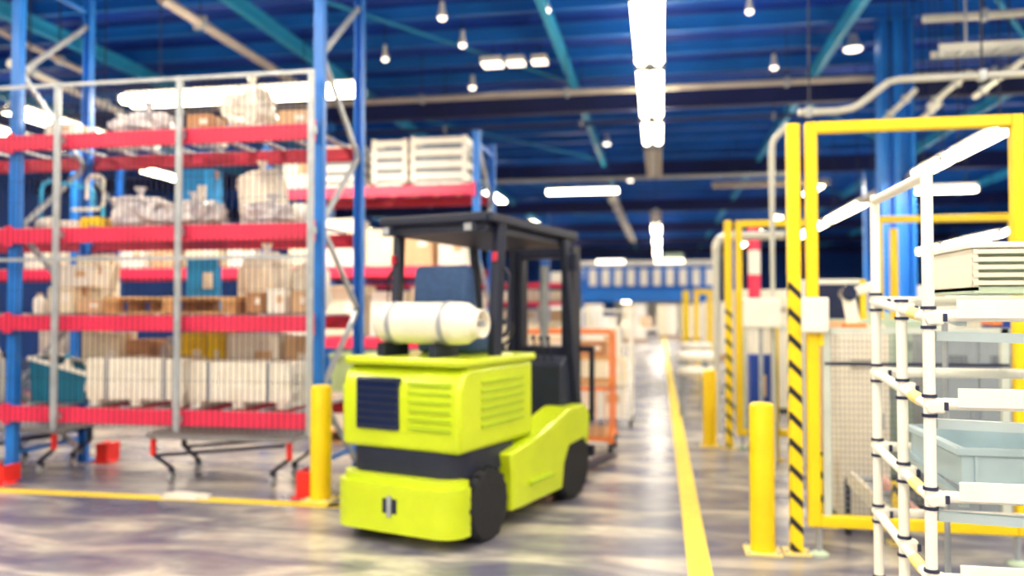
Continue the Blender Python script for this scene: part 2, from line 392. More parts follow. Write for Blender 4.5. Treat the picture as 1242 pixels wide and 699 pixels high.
for i, (x, yq) in enumerate(((-6.6, 15.3), (5.6, 23.2), (-4.4, 31.4), (3.6, 39.6))):
    t = thing('steel_column', ['slim blue roof column hidden behind the second rack', 'blue roof column far right behind the lamp row', 'far blue roof column left of the aisle', 'far blue roof column right of the aisle'][i], 'column', (x, yq, 0))
    obj('web', MB().box((0, 0, 2.67), (.28, .02, 5.34)), 'column_blue', t)
    for s in (-1, 1): obj('flange', MB().box((s * .14, 0, 2.67), (.03, .26, 5.34)), 'column_blue', t)

# ------------------------------------------------------------------ pallet racks
def rack(name, label, xs, y0, depth, levels, height, thick=.14, post=.09, brace=True, full_from=-99):
    t = thing(name, label, 'rack', (0, 0, 0))
    yb = y0 + depth
    for x in xs:
        for yy in (y0, yb):
            u = MB().box((x, yy, height / 2), (post, .012, height))
            for s in (-1, 1): u.box((x + s * (post / 2 - .006), yy + (.035 if yy == y0 else -.035), height / 2), (.012, .07, height))
            p = obj('upright', u, 'rack_blue', t)
            obj('foot_plate', MB().box((x, yy, .006), (.16, .14, .012)), 'rack_blue', p)
        if brace:
            z = .1; k = 1
            while z + .75 < height:
                a, b = (y0 + .06, yb - .06) if k % 2 == 0 else (yb - .06, y0 + .06)
                obj('brace', MB().bar((x, a, z), (x, b, z + .75), .035, .045), 'galv', t)
                z += .75; k += 1
            for z in (.25, height - .15): obj('brace', MB().bar((x, y0 + .06, z), (x, yb - .06, z), .03, .04), 'rack_blue', t)
    for xa, xb in zip(xs, xs[1:]):
        for z in (levels if xa >= full_from else levels[1:2]):
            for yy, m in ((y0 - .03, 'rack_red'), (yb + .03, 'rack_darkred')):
                o = obj('beam', MB().box(((xa + xb) / 2, yy, z), (xb - xa - post, .045, thick)).box(((xa + xb) / 2, yy + (.02 if yy < y0 + .1 else -.02), z - thick * .3), (xb - xa - post, .05, thick * .35)), m, t, bevel=.008)
                for x, s in ((xa, 1), (xb, -1)):
                    obj('connector', MB().box((x + s * post * .25, yy - (.02 if yy < y0 + .1 else -.02), z), (post * .46, .008, thick * 1.35)), m, o)
            n = 9
            for i in range(n):
                x = xa + post / 2 + .12 + i * (xb - xa - post - .24) / (n - 1)
                obj('support_bar', MB().box((x, (y0 + yb) / 2, z + thick / 2 + .006), (.06, depth + .06, .02)), 'galv', t)
    return t
LV = (.63, 1.47, 2.28, 3.15)
rack('pallet_rack', 'nearest tall rack with blue posts and red beams behind wire mesh', (-9.0, -5.97, -2.93), 6.65, 1.02, LV, 4.9)
rack('pallet_rack', 'second rack with blue posts and red beams behind the near one', (-11.3, -8.3, -5.32, -2.36), 10.35, 1.05, (1.15, 2.1, 3.17), 3.95, full_from=-5.4)
rack('pallet_rack', 'far low rack beyond the forklift, right end by the aisle', (-9.2, -6.3, -3.4, -2.32), 23.5, 1.1, (.5, 1.1, 1.75, 2.3), 2.75, thick=.12)
rack('pallet_rack', 'farthest rack at left side of the aisle end', (-8.8, -5.8, -2.6), 27, 1.1, (.9, 1.8), 2.6, thick=.12)

def foot_guard(x, y, label, h=.14, w=.2):
    t = thing('post_guard', label, 'post guard', (x, y, 0))
    obj('shell', MB().prism([(-w / 2, -.12), (w / 2, -.12), (w / 2, .1), (w / 2 - .02, .1), (w / 2 - .02, -.1), (-w / 2 + .02, -.1), (-w / 2 + .02, .1), (-w / 2, .1)], .012, h, 'XY'), 'red_guard', t, bevel=.006)
    obj('base_plate', MB().box((0, -.06, .006), (w + .06, .18, .012)), 'red_guard', t)
    for s in (-1, 1): obj('bolt', MB().cyl((s * (w / 2 + .015), -.1, .012), (s * (w / 2 + .015), -.1, .025), .012, 6), 'galv', t)
foot_guard(-5.98, 6.58, 'red guard at the foot of the leftmost blue rack post', .17, .22)
foot_guard(-5.72, 7.7, 'red guard at the foot of the rear left rack post', .2, .13)
foot_guard(-2.98, 6.6, 'narrow red guard behind the yellow bollard', .22, .12)

# wire mesh screen on the front of the near rack
t = thing('mesh_screen', 'wire mesh screen with grey posts fixed to the near rack', 'mesh screen', (-2.93, 6.5, .52))
for x in (-2.46, -1.24, 0.0):
    obj('post', MB().box((x, 0, 1.57), (.055, .035, 3.14)), 'galv', t, bevel=.005)
    for z in (.11, 1.76, 2.63): obj('bracket', MB().box((x, .045, z), (.05, .055, .06)), 'galv', t)
for z in (1.53, 3.12): obj('rail', MB().box((-1.6, -.005, z), (3.25, .02, .032)), 'galv', t)
mb = MB()
for i in range(58): mb.box((-3.2 + i * .056, .012, 1.57), (.006, .004, 3.1))
for i in range(16): mb.box((-1.6, .016, .05 + i * .2), (3.22, .0035, .0035))
stuff(obj('wire', mb, 'wire_dark', t))

# ------------------------------------------------------------------ goods
CM = {'brown': 'card_brown', 'tan': 'card_tan', 'cream': 'card_cream', 'white': 'card_white', 'yellow': 'card_yellow', 'cyan': 'card_cyan'}
def carton(x, y, z, w, d, h, c, label, group=None, rz=0, sticker=True):
    t = thing('carton', label, 'box', (x, y, z), rz, group)
    obj('body', MB().box((0, 0, h / 2), (w, d, h)), CM[c], t, bevel=min(.008, h * .05))
    for s in (-1, 1): obj('flap', MB().box((0, s * d * .247, h + .003), (w * .985, d * .485, .005)), CM[c], t)
    obj('tape', MB().box((0, 0, h + .0065), (w * .99, .05, .002)).box((w / 2 + .001, 0, h - .04), (.002, .05, .08)).box((-w / 2 - .001, 0, h - .04), (.002, .05, .08)), 'tape', t)
    if sticker: obj('sticker', MB().box((w * .2, -d / 2 - .001, h * .6), (w * .3, .002, h * .3)), 'card_white' if c != 'white' else 'card_tan', t)
    return t
def blob(name, x, y, z, w, d, h, m, label, cat='bundle', seed=0, rough=.3, tie=True, group=None):
    bm = bmesh.new(); bmesh.ops.create_icosphere(bm, subdivisions=4, radius=1)
    for v in bm.verts:
        p = v.co.copy(); q = Vector([math.copysign(abs(a) ** .6, a) for a in p])
        n = noise.noise(p * 2.2 + Vector((seed * 3.7, 0, 0))) * rough + abs(noise.noise(p * 5 + Vector((0, seed * 1.9, 0)))) * rough * .7
        q = q * (1 - rough * .3 + n)
        v.co = Vector((q.x * w / 2, q.y * d / 2, max(0, (q.z + .9) * h / 1.9)))
    M = MB(); M.bm.free(); M.bm = bm
    t = thing(name, label, cat, (x, y, z), 0, group)
    obj('body', M, m, t)
    if tie:
        zt = max(v.co.z for v in t.children[0].data.vertices)
        obj('tied_end', MB().lathe([(.05, zt - .03), (.02, zt + .01), (.045, zt + .06), (.06, zt + .08)], n=9), m, t)
    return t
def wrapped(x, y, z, w, d, h, label, seed):
    t = thing('wrapped_bundle', label, 'bundle', (x, y, z))
    bm = bmesh.new(); bmesh.ops.create_cube(bm, size=1); bmesh.ops.subdivide_edges(bm, edges=bm.edges[:], cuts=12, use_grid_fill=True)
    for v in bm.verts:
        p = v.co.copy(); r = noise.noise(Vector((p.x * 6 + seed, p.y * 6, p.z * 2))) * .022 + noise.noise(Vector((p.x * 2.5, p.y * 3 + seed, p.z * 7))) * .02
        q = p * (1 + r * 1.5); k = 1 - .04 * (abs(p.z) * 2) ** 6
        v.co = Vector((q.x * w * k, q.y * d * k, (q.z + .5) * (h - .06) + .06))
    M = MB(); M.bm.free(); M.bm = bm
    obj('film', M, 'wrap', t, smooth=False)
    for sx in (-.28, .3): obj('strap', MB().box((sx * w, -d / 2 - .006, h / 2 + .03), (.018, .004, h - .06)).box((sx * w, 0, h + .012), (.018, d, .004)), 'strap', t)
    for sx in (-.42, 0, .42): obj('foot_block', MB().box((sx * w, 0, .03), (.1, d * .9, .06)), 'white_plastic', t)
    return t
def pallet(x, y, z, w, d, label, rz=0, group=None, m='wood'):
    t = thing('wooden_pallet', label, 'pallet', (x, y, z), rz, group)
    for sy in (-1, 0, 1):
        obj('bottom_board', MB().box((0, sy * (d / 2 - .05), .011), (w, .1, .022)), m, t)
        for sx in (-1, 0, 1): obj('block', MB().box((sx * (w / 2 - .07), sy * (d / 2 - .05), .067), (.13, .1, .09)), 'wood_dark', t, bevel=.003)
    for sx in (-1, 0, 1): obj('stringer_board', MB().box((sx * (w / 2 - .07), 0, .123), (.13, d, .022)), m, t)
    for i in range(6): obj('deck_board', MB().box((0, -d / 2 + .06 + i * (d - .12) / 5, .145), (w, .11, .022)), m, t)
    return t
def bottle(x, y, z, r, h, m, cap, label, group=None):
    t = thing('bottle', label, 'bottle', (x, y, z), 0, group)
    obj('body', MB().lathe([(r * .92, 0), (r, .02), (r, h * .65), (r * .8, h * .78), (r * .4, h * .86), (r * .36, h * .9)], n=16), m, t, smooth=True)
    obj('cap', MB().lathe([(r * .45, h * .9), (r * .45, h), (r * .4, h + .004)], n=12), cap, t, smooth=True)
def jug(x, y, z, w, d, h, m, label, group=None):
    t = thing('canister', label, 'canister', (x, y, z), 0, group)
    obj('body', MB().prism([(-w / 2, 0), (w / 2, 0), (w / 2, h * .75), (w * .2, h * .9), (-w * .3, h * .9), (-w / 2, h * .8)], -d / 2, d / 2, 'XZ'), m, t, bevel=.015)
    obj('handle', MB().tube([(-w * .28, 0, h * .88), (-w * .2, 0, h * .99), (w * .05, 0, h * 1.0), (w * .12, 0, h * .9)], .012, 8), m, t, smooth=True)
    obj('cap', MB().cyl((w * .3, 0, h * .8), (w * .36, 0, h * .95), .025, 12), 'black_plastic', t)
def roll(x, y, z, r, L, m, label, axis='X', group=None, rz=0):
    t = thing('film_roll', label, 'roll', (x, y, z), rz, group)
    obj('film', MB().lathe([(r * .5, -L / 2), (r * .96, -L / 2), (r, -L / 2 + .01), (r, L / 2 - .01), (r * .96, L / 2), (r * .5, L / 2)], (0, 0, r), 20, axis), m, t, smooth=True)
    obj('core', MB().cyl((-L / 2 - .03, 0, r), (L / 2 + .03, 0, r), r * .34, 14), 'card_tan', t, smooth=True)
def open_bin(name, x, y, z, w, d, h, m, label, hr=None, rim='white_plastic', rz=0, cat='bin', ribs=4, th=.015):
    """open bin, its rim falls from h at the left to hr at the right"""
    hr = hr or h; t = thing(name, label, cat, (x, y, z), rz)
    prof = [(-w / 2 + .03, 0), (w / 2 - .03, 0), (w / 2, hr), (-w / 2, h)]
    b = MB().prism(prof, -d / 2, -d / 2 + th, 'XZ').prism(prof, d / 2 - th, d / 2, 'XZ')
    b.prism([(-w / 2 + .03, 0), (-w / 2 + .03 + th, 0), (-w / 2 + th, h), (-w / 2, h)], -d / 2 + th, d / 2 - th, 'XZ')
    b.prism([(w / 2 - .03 - th, 0), (w / 2 - .03, 0), (w / 2, hr), (w / 2 - th, hr)], -d / 2 + th, d / 2 - th, 'XZ')
    b.box((0, 0, th / 2 + .003), (w - .08, d - 2 * th, th))
    obj('shell', b, m, t)
    r = MB()
    for s in (-1, 1): r.bar((-w / 2 - .01, s * d / 2, h), (w / 2 + .01, s * d / 2, hr), .03, .035)
    r.bar((-w / 2, -d / 2, h), (-w / 2, d / 2, h), .03, .035).bar((w / 2, -d / 2, hr), (w / 2, d / 2, hr), .03, .035)
    obj('rim', r, rim, t)
    for i in range(ribs):
        f = (i + .5) / ribs; xx = -w / 2 + .05 + f * (w - .1); hh = h + (hr - h) * f
        obj('rib', MB().box((xx, -d / 2 - .006, hh * .46), (.02, .012, hh * .86)), m, t)
    return t

D0, D1, D2, D3 = [z + .086 for z in LV]       # deck tops of the near rack
# lowest level
wrapped(-4.72, 6.9, D0, 1.0, .42, .43, 'cream film-wrapped bundle on the lowest shelf, left of two', 1.3)
wrapped(-3.70, 6.9, D0, .99, .42, .41, 'cream film-wrapped bundle on the lowest shelf, next to the end frame', 5.1)
open_bin('storage_bin', -5.6, 7.0, D0, .62, .4, .42, 'teal_bin', 'teal open bin with a slanted pale rim on the lowest shelf', .27)
bottle(-5.78, 6.93, D0 + .03, .045, .46, 'card_tan', 'white_plastic', 'tan bottle standing in the teal bin, left one')
bottle(-5.64, 6.98, D0 + .03, .055, .42, 'white_plastic', 'cyan_tube', 'white bottle standing in the teal bin, right one')
jug(-6.3, 6.85, D0, .24, .3, .5, 'white_plastic', 'white canister at the left picture edge on the lowest shelf')
carton(-5.4, 7.36, D0, .28, .3, .64, 'cream', 'tall cream carton behind the left wrapped bundle')
carton(-5.05, 7.36, D0, .28, .3, .575, 'brown', 'brown carton behind the left wrapped bundle')
jug(-4.79, 7.36, D0, .13, .2, .6, 'wrap_grey', 'grey canister between brown and yellow cartons')
carton(-4.475, 7.36, D0, .29, .3, .65, 'yellow', 'larger bright yellow carton behind the wrapped bundles')
carton(-4.23, 7.36, D0, .16, .3, .65, 'yellow', 'narrow bright yellow carton beside the larger yellow one')
carton(-3.83, 7.36, D0, .54, .3, .645, 'white', 'wide white carton behind the right wrapped bundle')
carton(-3.38, 7.36, D0, .26, .3, .62, 'tan', 'tan carton on the lowest shelf next to the end frame')
carton(-5.72, 7.5, D0, .2, .22, .66, 'cream', 'narrow cream carton standing behind the teal bin', sticker=False)
carton(-6.2, 7.48, D0, .17, .24, .66, 'white', 'narrow white carton behind the leftmost blue post', sticker=False)
# second level
pallet(-4.37, 7.05, D1, 1.3, .75, 'empty wooden pallet lying on the second shelf')
bottle(-6.1, 6.84, D1, .055, .19, 'white_plastic', 'card_tan', 'small cream bottle on the second shelf, leftmost')
bottle(-5.82, 6.82, D1, .06, .19, 'white_plastic', 'card_tan', 'small cream bottle on the second shelf beside stacked cream cartons')
carton(-5.6, 6.97, D1, .28, .3, .25, 'cream', 'lower left cream carton of the stack on the second shelf')
carton(-5.28, 6.95, D1, .26, .3, .13, 'tan', 'flat tan carton left of the empty pallet')
carton(-5.5, 7.0, D1 + .26, .34, .3, .2, 'white', 'white carton stacked on the cream one, second shelf', rz=.1)
carton(-5.68, 7.45, D1, .3, .28, .58, 'cream', 'tall cream carton at the back of the second shelf')
carton(-3.58, 6.9, D1, .16, .3, .19, 'brown', 'small brown carton right of the empty pallet')
carton(-3.36, 6.88, D1, .18, .3, .22, 'white', 'small white carton on the second shelf next to the end frame')
carton(-3.14, 6.9, D1, .14, .3, .2, 'tan', 'small tan carton on the second shelf touching the end post')
carton(-4.52, 7.5, D1 + 0, .34, .09, .55, 'cyan', 'cyan box on the second shelf behind the pallet')
roll(-4.24, 7.52, D1, .05, .05, 'white_plastic', 'thin white roll beside the lower cyan box')
blob('sack', -3.84, 7.5, D1 + .0, .56, .2, .6, 'wrap', 'bulging white sack at the back of the second shelf', 'sack', 3, .14)
blob('sack', -3.36, 7.48, D1 + .0, .36, .25, .5, 'wrap', 'smaller white sack at the back near the end frame', 'sack', 9, .16)
# third level
t = thing('tube_frame', 'cyan bent tube frame lying on the third shelf', 'tube frame', (-5.62, 7.05, D2))
obj('tube_loop', MB().tube([(-.4, 0, .02), (-.4, 0, .42), (-.37, 0, .47), (-.3, 0, .5), (.1, .05, .42), (.14, .05, .4), (.15, .05, .2)], .022, 8), 'cyan_tube', t, smooth=True)
obj('tube_loop', MB().tube([(0, -.06, .2), (.3, -.06, .2), (.34, -.06, .24), (.34, -.06, .48), (.3, -.06, .52), (.2, -.06, .52), (.16, -.06, .48), (.16, -.06, .3)], .02, 8), 'white_plastic', t, smooth=True)
obj('foot_bar', MB().tube([(-.45, .05, .025), (.34, -.06, .025)], .02, 8).tube([(.34, -.06, .025), (.34, -.06, .22)], .02, 8), 'cyan_tube', t, smooth=True)
roll(-5.83, 6.9, D2, .06, .24, 'white_plastic', 'white roll leaning on the third shelf left', rz=-.5)
carton(-5.5, 6.8, D2, .3, .16, .06, 'white', 'flat white carton at the front of the third shelf', sticker=False)
carton(-5.24, 6.85, D2, .2, .2, .09, 'yellow', 'small yellow carton at the front of the third shelf', sticker=False)
blob('plastic_bundle', -4.86, 6.95, D2, .5, .4, .3, 'wrap_grey', 'grey crumpled plastic bundle on the third shelf, left', 'bundle', 1, .35)
blob('plastic_bundle', -4.28, 6.92, D2, .6, .4, .24, 'wrap_grey', 'grey crumpled plastic bundle on the third shelf, middle', 'bundle', 2, .38)
blob('plastic_bundle', -3.5, 6.95, D2, .5, .4, .2, 'wrap_grey', 'grey crumpled plastic bundle on the third shelf by the end frame', 'bundle', 4, .36)
carton(-4.54, 7.47, D2, .34, .22, .62, 'cyan', 'cyan box standing on the third shelf')
blob('film_bag', -3.84, 7.4, D2, .46, .3, .6, 'wrap', 'bright white film bag on the third shelf right of the cyan box', 'bag', 6, .2)
roll(-3.2, 6.95, D2, .1, .16, 'white_plastic', 'white roll on the third shelf beside the end post')
# top level
blob('plastic_bundle', -4.78, 6.95, D3, .56, .4, .22, 'wrap_grey', 'crumpled plastic bundle on the top shelf, left', 'bundle', 11, .35)
carton(-4.2, 7.0, D3, .24, .3, .17, 'brown', 'brown carton on the top shelf in the middle')
carton(-4.45, 7.45, D3, .3, .2, .1, 'white', 'flat white carton at the back of the top shelf', sticker=False)
blob('plastic_bundle', -3.72, 6.95, D3, .42, .4, .42, 'wrap', 'tall white crumpled bundle on the top shelf right', 'bundle', 12, .32)
roll(-5.34, 7.5, D3, .075, .55, 'white_plastic', 'long white roll at the back of the top shelf')
carton(-3.25, 7.0, D3, .3, .35, .16, 'tan', 'tan carton on the top shelf next to the end frame')
carton(-5.65, 7.0, D3, .3, .35, .14, 'white', 'low white carton at the left end of the top shelf')

# goods on the second rack
E1, E2, E3 = 1.15 + .086, 2.1 + .086, 3.17 + .086
def crate(x, y, z, w, d, h, label, m='white_plastic', slats=4):
    t = thing('slatted_crate', label, 'crate', (x, y, z))
    obj('bottom', MB().box((0, 0, .03), (w, d, .06)), m, t)
    for sx in (-1, 1):
        for sy in (-1, 1): obj('corner_post', MB().box((sx * (w / 2 - .03), sy * (d / 2 - .03), h / 2), (.06, .06, h)), m, t)
    for i in range(slats):
        zz = .14 + (h - .2) * i / (slats - 1)
        for sy in (-1, 1): obj('slat', MB().box((0, sy * (d / 2 - .01), zz), (w - .12, .02, (h - .1) / slats * .6)), m, t)
        for sx in (-1, 1): obj('slat', MB().box((sx * (w / 2 - .01), 0, zz), (.02, d - .12, (h - .1) / slats * .6)), m, t)
    obj('load', MB().box((0, 0, h * .45), (w - .1, d - .1, h * .75)), 'machine_grey', t)
crate(-4.3, 10.9, E3, .6, .7, .62, 'left white slatted crate on top of the second rack')
crate(-3.62, 10.9, E3, .5, .7, .66, 'middle white slatted crate on top of the second rack')
crate(-2.93, 10.9, E3, .78, .7, .68, 'right wide white slatted crate on top of the second rack')
carton(-4.95, 10.8, E3, .45, .5, .5, 'white', 'white carton at the left on top of the second rack')
for i, (x, w, h, c, l) in enumerate(((-4.9, .4, .55, 'cream', 'cream carton seen between the rack end posts, left'), (-4.35, .5, .66, 'white', 'white carton seen between the rack end posts, middle shelf'),
                                     (-3.75, .42, .5, 'cream', 'cream carton on the second rack middle shelf right of the posts'), (-3.25, .44, .58, 'tan', 'tan carton on the second rack middle shelf behind the forklift'),
                                     (-2.75, .38, .42, 'white', 'white carton at the right end of the second rack middle shelf'))):
    carton(x, 10.85, E2, w, .5, h, c, l)
for i, (x, w, h, c, l) in enumerate(((-4.95, .5, .6, 'white', 'white carton low on the second rack, left'), (-4.3, .6, .68, 'cream', 'cream carton low on the second rack between the posts'),
                                     (-3.65, .5, .6, 'white', 'white carton low on the second rack behind the forklift, left'), (-3.05, .55, .66, 'cream', 'cream carton low on the second rack behind the forklift, right'))):
    carton(x, 10.85, E1, w, .5, h, c, l)
for i, (x, w, h, c) in enumerate(((-9.1, .35, .28, 'white'), (-8.7, .3, .33, 'cream'), (-8.0, .4, .2, 'tan'), (-7.5, .4, .3, 'white'), (-7.0, .35, .24, 'tan'), (-6.4, .5, .45, 'cream'), (-5.8, .4, .5, 'white'))):
    carton(x, 10.8, E2, w, .5, h, c, ['first', 'second', 'third', 'fourth', 'fifth', 'sixth', 'seventh'][i] + ' carton from the left, seen through the near rack on the rear middle shelf', 'cartons on the rear rack middle shelf')
# tubs and pallets on the floor under the second rack
pallet(-3.55, 9.6, 0, 1.0, .9, 'wooden pallet on the floor between bollard and forklift')
for i, (x, z, m, l) in enumerate(((-3.8, .16, 'white_plastic', 'lower white tub on the floor pallet behind the bollard'), (-3.35, .16, 'green_plastic', 'lower pale green tub on the floor pallet'), (-3.7, .62, 'green_plastic', 'upper pale green tub stacked behind the bollard'))):
    open_bin('tub', x, 9.55, z, .42, .6, .42, m, l, rim=m)
for i, (x, c, h) in enumerate(((-5.6, 'cream', .8), (-7.0, 'white', .7), (-8.4, 'cream', .85))):
    l = ['right', 'middle', 'left'][i]
    pallet(x, 10.87, 0, 1.0, .8, l + ' wooden pallet under the second rack, seen below the near shelf')
    carton(x, 10.87, .157, .92, .75, h * .8, c, l + ' big carton on a pallet under the second rack')

# low steel dollies under the near rack
def dolly(x, y, w, d, label):
    t = thing('dolly', label, 'dolly', (x, y, 0))
    obj('deck', MB().box((0, 0, .43), (w, d, .05)), 'grey_steel', t, bevel=.006)
    for sx in (-1, 1):
        for sy in (-1, 1):
            lg = obj('leg', MB().box((sx * (w / 2 - .05), sy * (d / 2 - .05), .325), (.04, .04, .16)), 'red_guard' if sy < 0 else 'dark_steel', t)
            obj('lower_leg', MB().bar((sx * (w / 2 - .05), sy * (d / 2 - .05), .25), (sx * (w / 2 - .22), sy * (d / 2 - .08), .13), .03), 'dark_steel', lg)
            c = obj('caster', MB().cyl((sx * (w / 2 - .22) - .015, sy * (d / 2 - .08), .045), (sx * (w / 2 - .22) + .015, sy * (d / 2 - .08), .045), .045, 16), 'grey_steel', t)
            obj('fork', MB().box((sx * (w / 2 - .22), sy * (d / 2 - .08), .1), (.05, .03, .07)), 'dark_steel', c)
    for sy in (-1, 1): obj('drawbar', MB().bar((-w / 2 + .1, sy * (d / 2 - .05), .245), (w / 2 - .1, sy * (d / 2 - .05), .37), .03), 'dark_steel', t)
dolly(-3.95, 7.1, 1.45, .6, 'low grey dolly with red legs under the near rack, right one')
dolly(-6.2, 7.2, 1.0, .6, 'low grey dolly under the near rack by the leftmost post')

blob('plastic_scrap', -3.95, 6.3, .004, .42, .16, .035, 'wrap', 'crumpled scrap of white film lying across the left yellow floor line', 'scrap', 21, .4, tie=False)

# ------------------------------------------------------------------ bollards
def bollard(x, y, h, r, label, plate=True):
    t = thing('bollard', label, 'bollard', (x, y, 0))
    obj('post', MB().lathe([(r, .012), (r, h - .03), (r * .93, h - .008), (r * .7, h), (.001, h + .004)], n=32), 'safety_yellow', t, smooth=True)
    obj('base_plate', MB().box((0, 0, .007), (r * 2.9, r * 2.7, .014)), 'yellow_pale', t, bevel=.003)
    for sx in (-1, 1):
        for sy in (-1, 1): obj('bolt', MB().cyl((sx * r * 1.15, sy * r * 1.08, .014), (sx * r * 1.15, sy * r * 1.08, .028), .011, 6), 'galv', t)
bollard(-2.805, 6.46, .96, .088, 'yellow bollard at the corner of the near rack beside the forklift')
bollard(.66, 5.6, .98, .08, 'nearest yellow bollard right of the aisle line')
bollard(.57, 9.78, .885, .078, 'second yellow bollard right of the aisle, behind the nearest one')
bollard(.86, 19.4, .6, .07, 'tiny far yellow bollard beside the far yellow frame')

# ------------------------------------------------------------------ forklift
def forklift():
    t = thing('forklift', 'lime yellow forklift with dark roof guard turning into the aisle', 'forklift', (-1.435, 6.40, 0), R(-18))
    # counterweight: curved lower block (plan outline rounded at the rear)
    def outline(w, y0, y1, r, n=7):
        pts = [(w, y1)]
        for k in range(n + 1):
            a = math.pi / 2 * k / n; pts.append((w - r + r * math.cos(a), y0 + r - r * math.sin(a)))
        for k in range(n + 1):
            a = math.pi / 2 * (1 - k / n); pts.append((-w + r - r * math.cos(a), y0 + r - r * math.sin(a)))
        pts.append((-w, y1)); return pts
    cw = obj('counterweight', MB().prism(outline(.52, -1.18, -.98, .17), .09, .41, 'XY').prism(outline(.5, -1.14, -.98, .17), .41, .46, 'XY').box((0, -.72, .3), (.6, .6, .32)), 'lime', t, bevel=.02, smooth=True)
    obj('tow_pin_recess', MB().box((0, -1.176, .27), (.12, .01, .1)), 'black_plastic', cw)
    obj('tow_pin', MB().cyl((0, -1.185, .2), (0, -1.185, .34), .018, 10), 'galv', cw)
    obj('gap_shade_block', MB().prism(outline(.47, -1.06, -.3, .17), .46, .63, 'XY'), 'black_plastic', t, smooth=True)  # black block stands in for the shade of the gap below the hood
    # hood
    hd = obj('hood', MB().prism([(-1.08, .63), (-.02, .63), (-.02, 1.21), (-.95, 1.21), (-1.04, 1.17), (-1.09, 1.05)], -.5, .5, 'YZ'), 'lime', t, bevel=.035, smooth=True)
    obj('hood_lid', MB().prism(outline(.52, -1.08, 0, .08), 1.205, 1.265, 'XY'), 'lime', hd, bevel=.02, smooth=True)
    obj('radiator_opening', MB().box((-.17, -1.083, .945), (.36, .05, .36)), 'navy_glass', hd, bevel=.01)
    for i in range(7): obj('grille_slat', MB().box((-.17, -1.105, .79 + i * .052), (.34, .016, .012)), 'black_plastic', hd)
    for i in range(6):
        obj('louver', MB().box((.26, -1.09, .79 + i * .06), (.34, .02, .022)), 'lime_dark', hd)
        obj('louver', MB().box((.502, -.5, .79 + i * .06), (.016, .62, .022)), 'lime_dark', hd)
        obj('louver', MB().box((-.502, -.5, .79 + i * .06), (.016, .62, .022)), 'lime_dark', hd)
    # chassis, side skirts, fenders
    obj('chassis', MB().box((0, .1, .34), (.62, 1.75, .34)), 'dark_steel', t)
    for s in (-1, 1):
        f = obj('side_panel', MB().prism([(-.46, .14), (.4, .14), (.44, .34), (.54, .47), (.86, .49), (.93, .42), (.97, .68), (.88, .78), (.55, .78), (-.02, .63), (-.5, .56), (-.46, .4)], s * .3, s * .56, 'YZ'), 'lime', t, bevel=.02)
        obj('step', MB().box((s * .575, -.02, .3), (.03, .4, .02)), 'lime_dark', f)
        # wheels
        for (yy, r, w, nm, xx) in ((-.74, .25, .17, 'rear_wheel', .45), (.7, .3, .2, 'front_wheel', .44)):
            tr = MB().lathe([(r * .62, -w / 2), (r * .95, -w / 2), (r, -w / 2 + .03), (r, w / 2 - .03), (r * .95, w / 2), (r * .62, w / 2)], (s * xx, yy, r), 32, 'X')
            wh = obj(nm, tr, 'black_rubber', t, smooth=True)
            obj('rim', MB().lathe([(r * .63, -w * .35), (r * .63, w * .35), (r * .5, w * .3), (r * .3, w * .38), (.001, w * .38)] if s > 0 else [(.001, -w * .38), (r * .3, -w * .38), (r * .5, -w * .3), (r * .63, -w * .35), (r * .63, w * .35)], (s * xx, yy, r), 24, 'X'), 'grey_steel', wh, smooth=True)
            for k in range(18):
                a = 2 * math.pi * k / 18
                obj('tread_lug', MB().box((s * xx, yy + r * math.cos(a), r + r * math.sin(a) * 1.0), (w * .9, .02, .03), Matrix.Rotation(a, 4, 'X')), 'black_rubber', wh) if math.sin(a) > -.95 else None
    obj('floor_plate', MB().box((0, .35, .66), (.72, .7, .03)), 'black_plastic', t)
    # dashboard and steering
    db = obj('dashboard', MB().prism([(.62, .66), (.9, .66), (.9, 1.12), (.74, 1.2), (.64, 1.12)], -.44, .44, 'YZ'), 'black_plastic', t, bevel=.02)
    obj('steering_column', MB().cyl((-.08, .7, 1.1), (-.08, .42, 1.36), .03, 10), 'black_plastic', t)
    sw = MB(); c = Vector((-.08, .4, 1.38)); ax = Vector((0, .73, -.68)).normalized(); e1 = Vector((1, 0, 0)); e2 = ax.cross(e1)
    sw.tube([c + .17 * (math.cos(a) * e1 + math.sin(a) * e2) for a in [2 * math.pi * k / 24 for k in range(25)]], .014, 8)
    for a in (0, 2.1, 4.2): sw.cyl(c, c + .17 * (math.cos(a) * e1 + math.sin(a) * e2), .01, 6)
    obj('steering_wheel', sw, 'black_rubber', t, smooth=True)
    for i in range(3): obj('lever', MB().cyl((.2 + i * .07, .66, 1.15), (.2 + i * .07, .58, 1.34), .008, 8).cyl((.2 + i * .07, .58, 1.34), (.2 + i * .07, .575, 1.37), .018, 8), 'black_plastic', t)
    # seat
    st = obj('seat', MB().box((0, -.28, 1.33), (.5, .48, .13)), 'seat_blue', t, bevel=.04, smooth=True)
    obj('backrest', MB().prism([(-.5, 1.36), (-.36, 1.36), (-.42, 1.66), (-.47, 1.92), (-.56, 1.93), (-.58, 1.66)], -.25, .25, 'YZ'), 'seat_blue', st, bevel=.05, smooth=True)
    for s in (-1, 1): obj('armrest', MB().box((s * .29, -.28, 1.5), (.06, .34, .05)), 'black_plastic', st, bevel=.015)
    # gas tank
    gt = obj('gas_tank', MB().lathe([(.05, -.42), (.11, -.4), (.145, -.34), (.15, -.28), (.15, .28), (.145, .34), (.11, .4), (.05, .42)], (.05, -.82, 1.5), 28, 'X'), 'tank_cream', t, smooth=True)
    obj('collar', MB().lathe([(.1, .39), (.1, .47), (.085, .47), (.085, .39)], (.05, -.82, 1.5), 20, 'X'), 'tank_cream', gt)
    obj('valve', MB().cyl((.47, -.82, 1.5), (.53, -.82, 1.5), .02, 8), 'galv', gt)
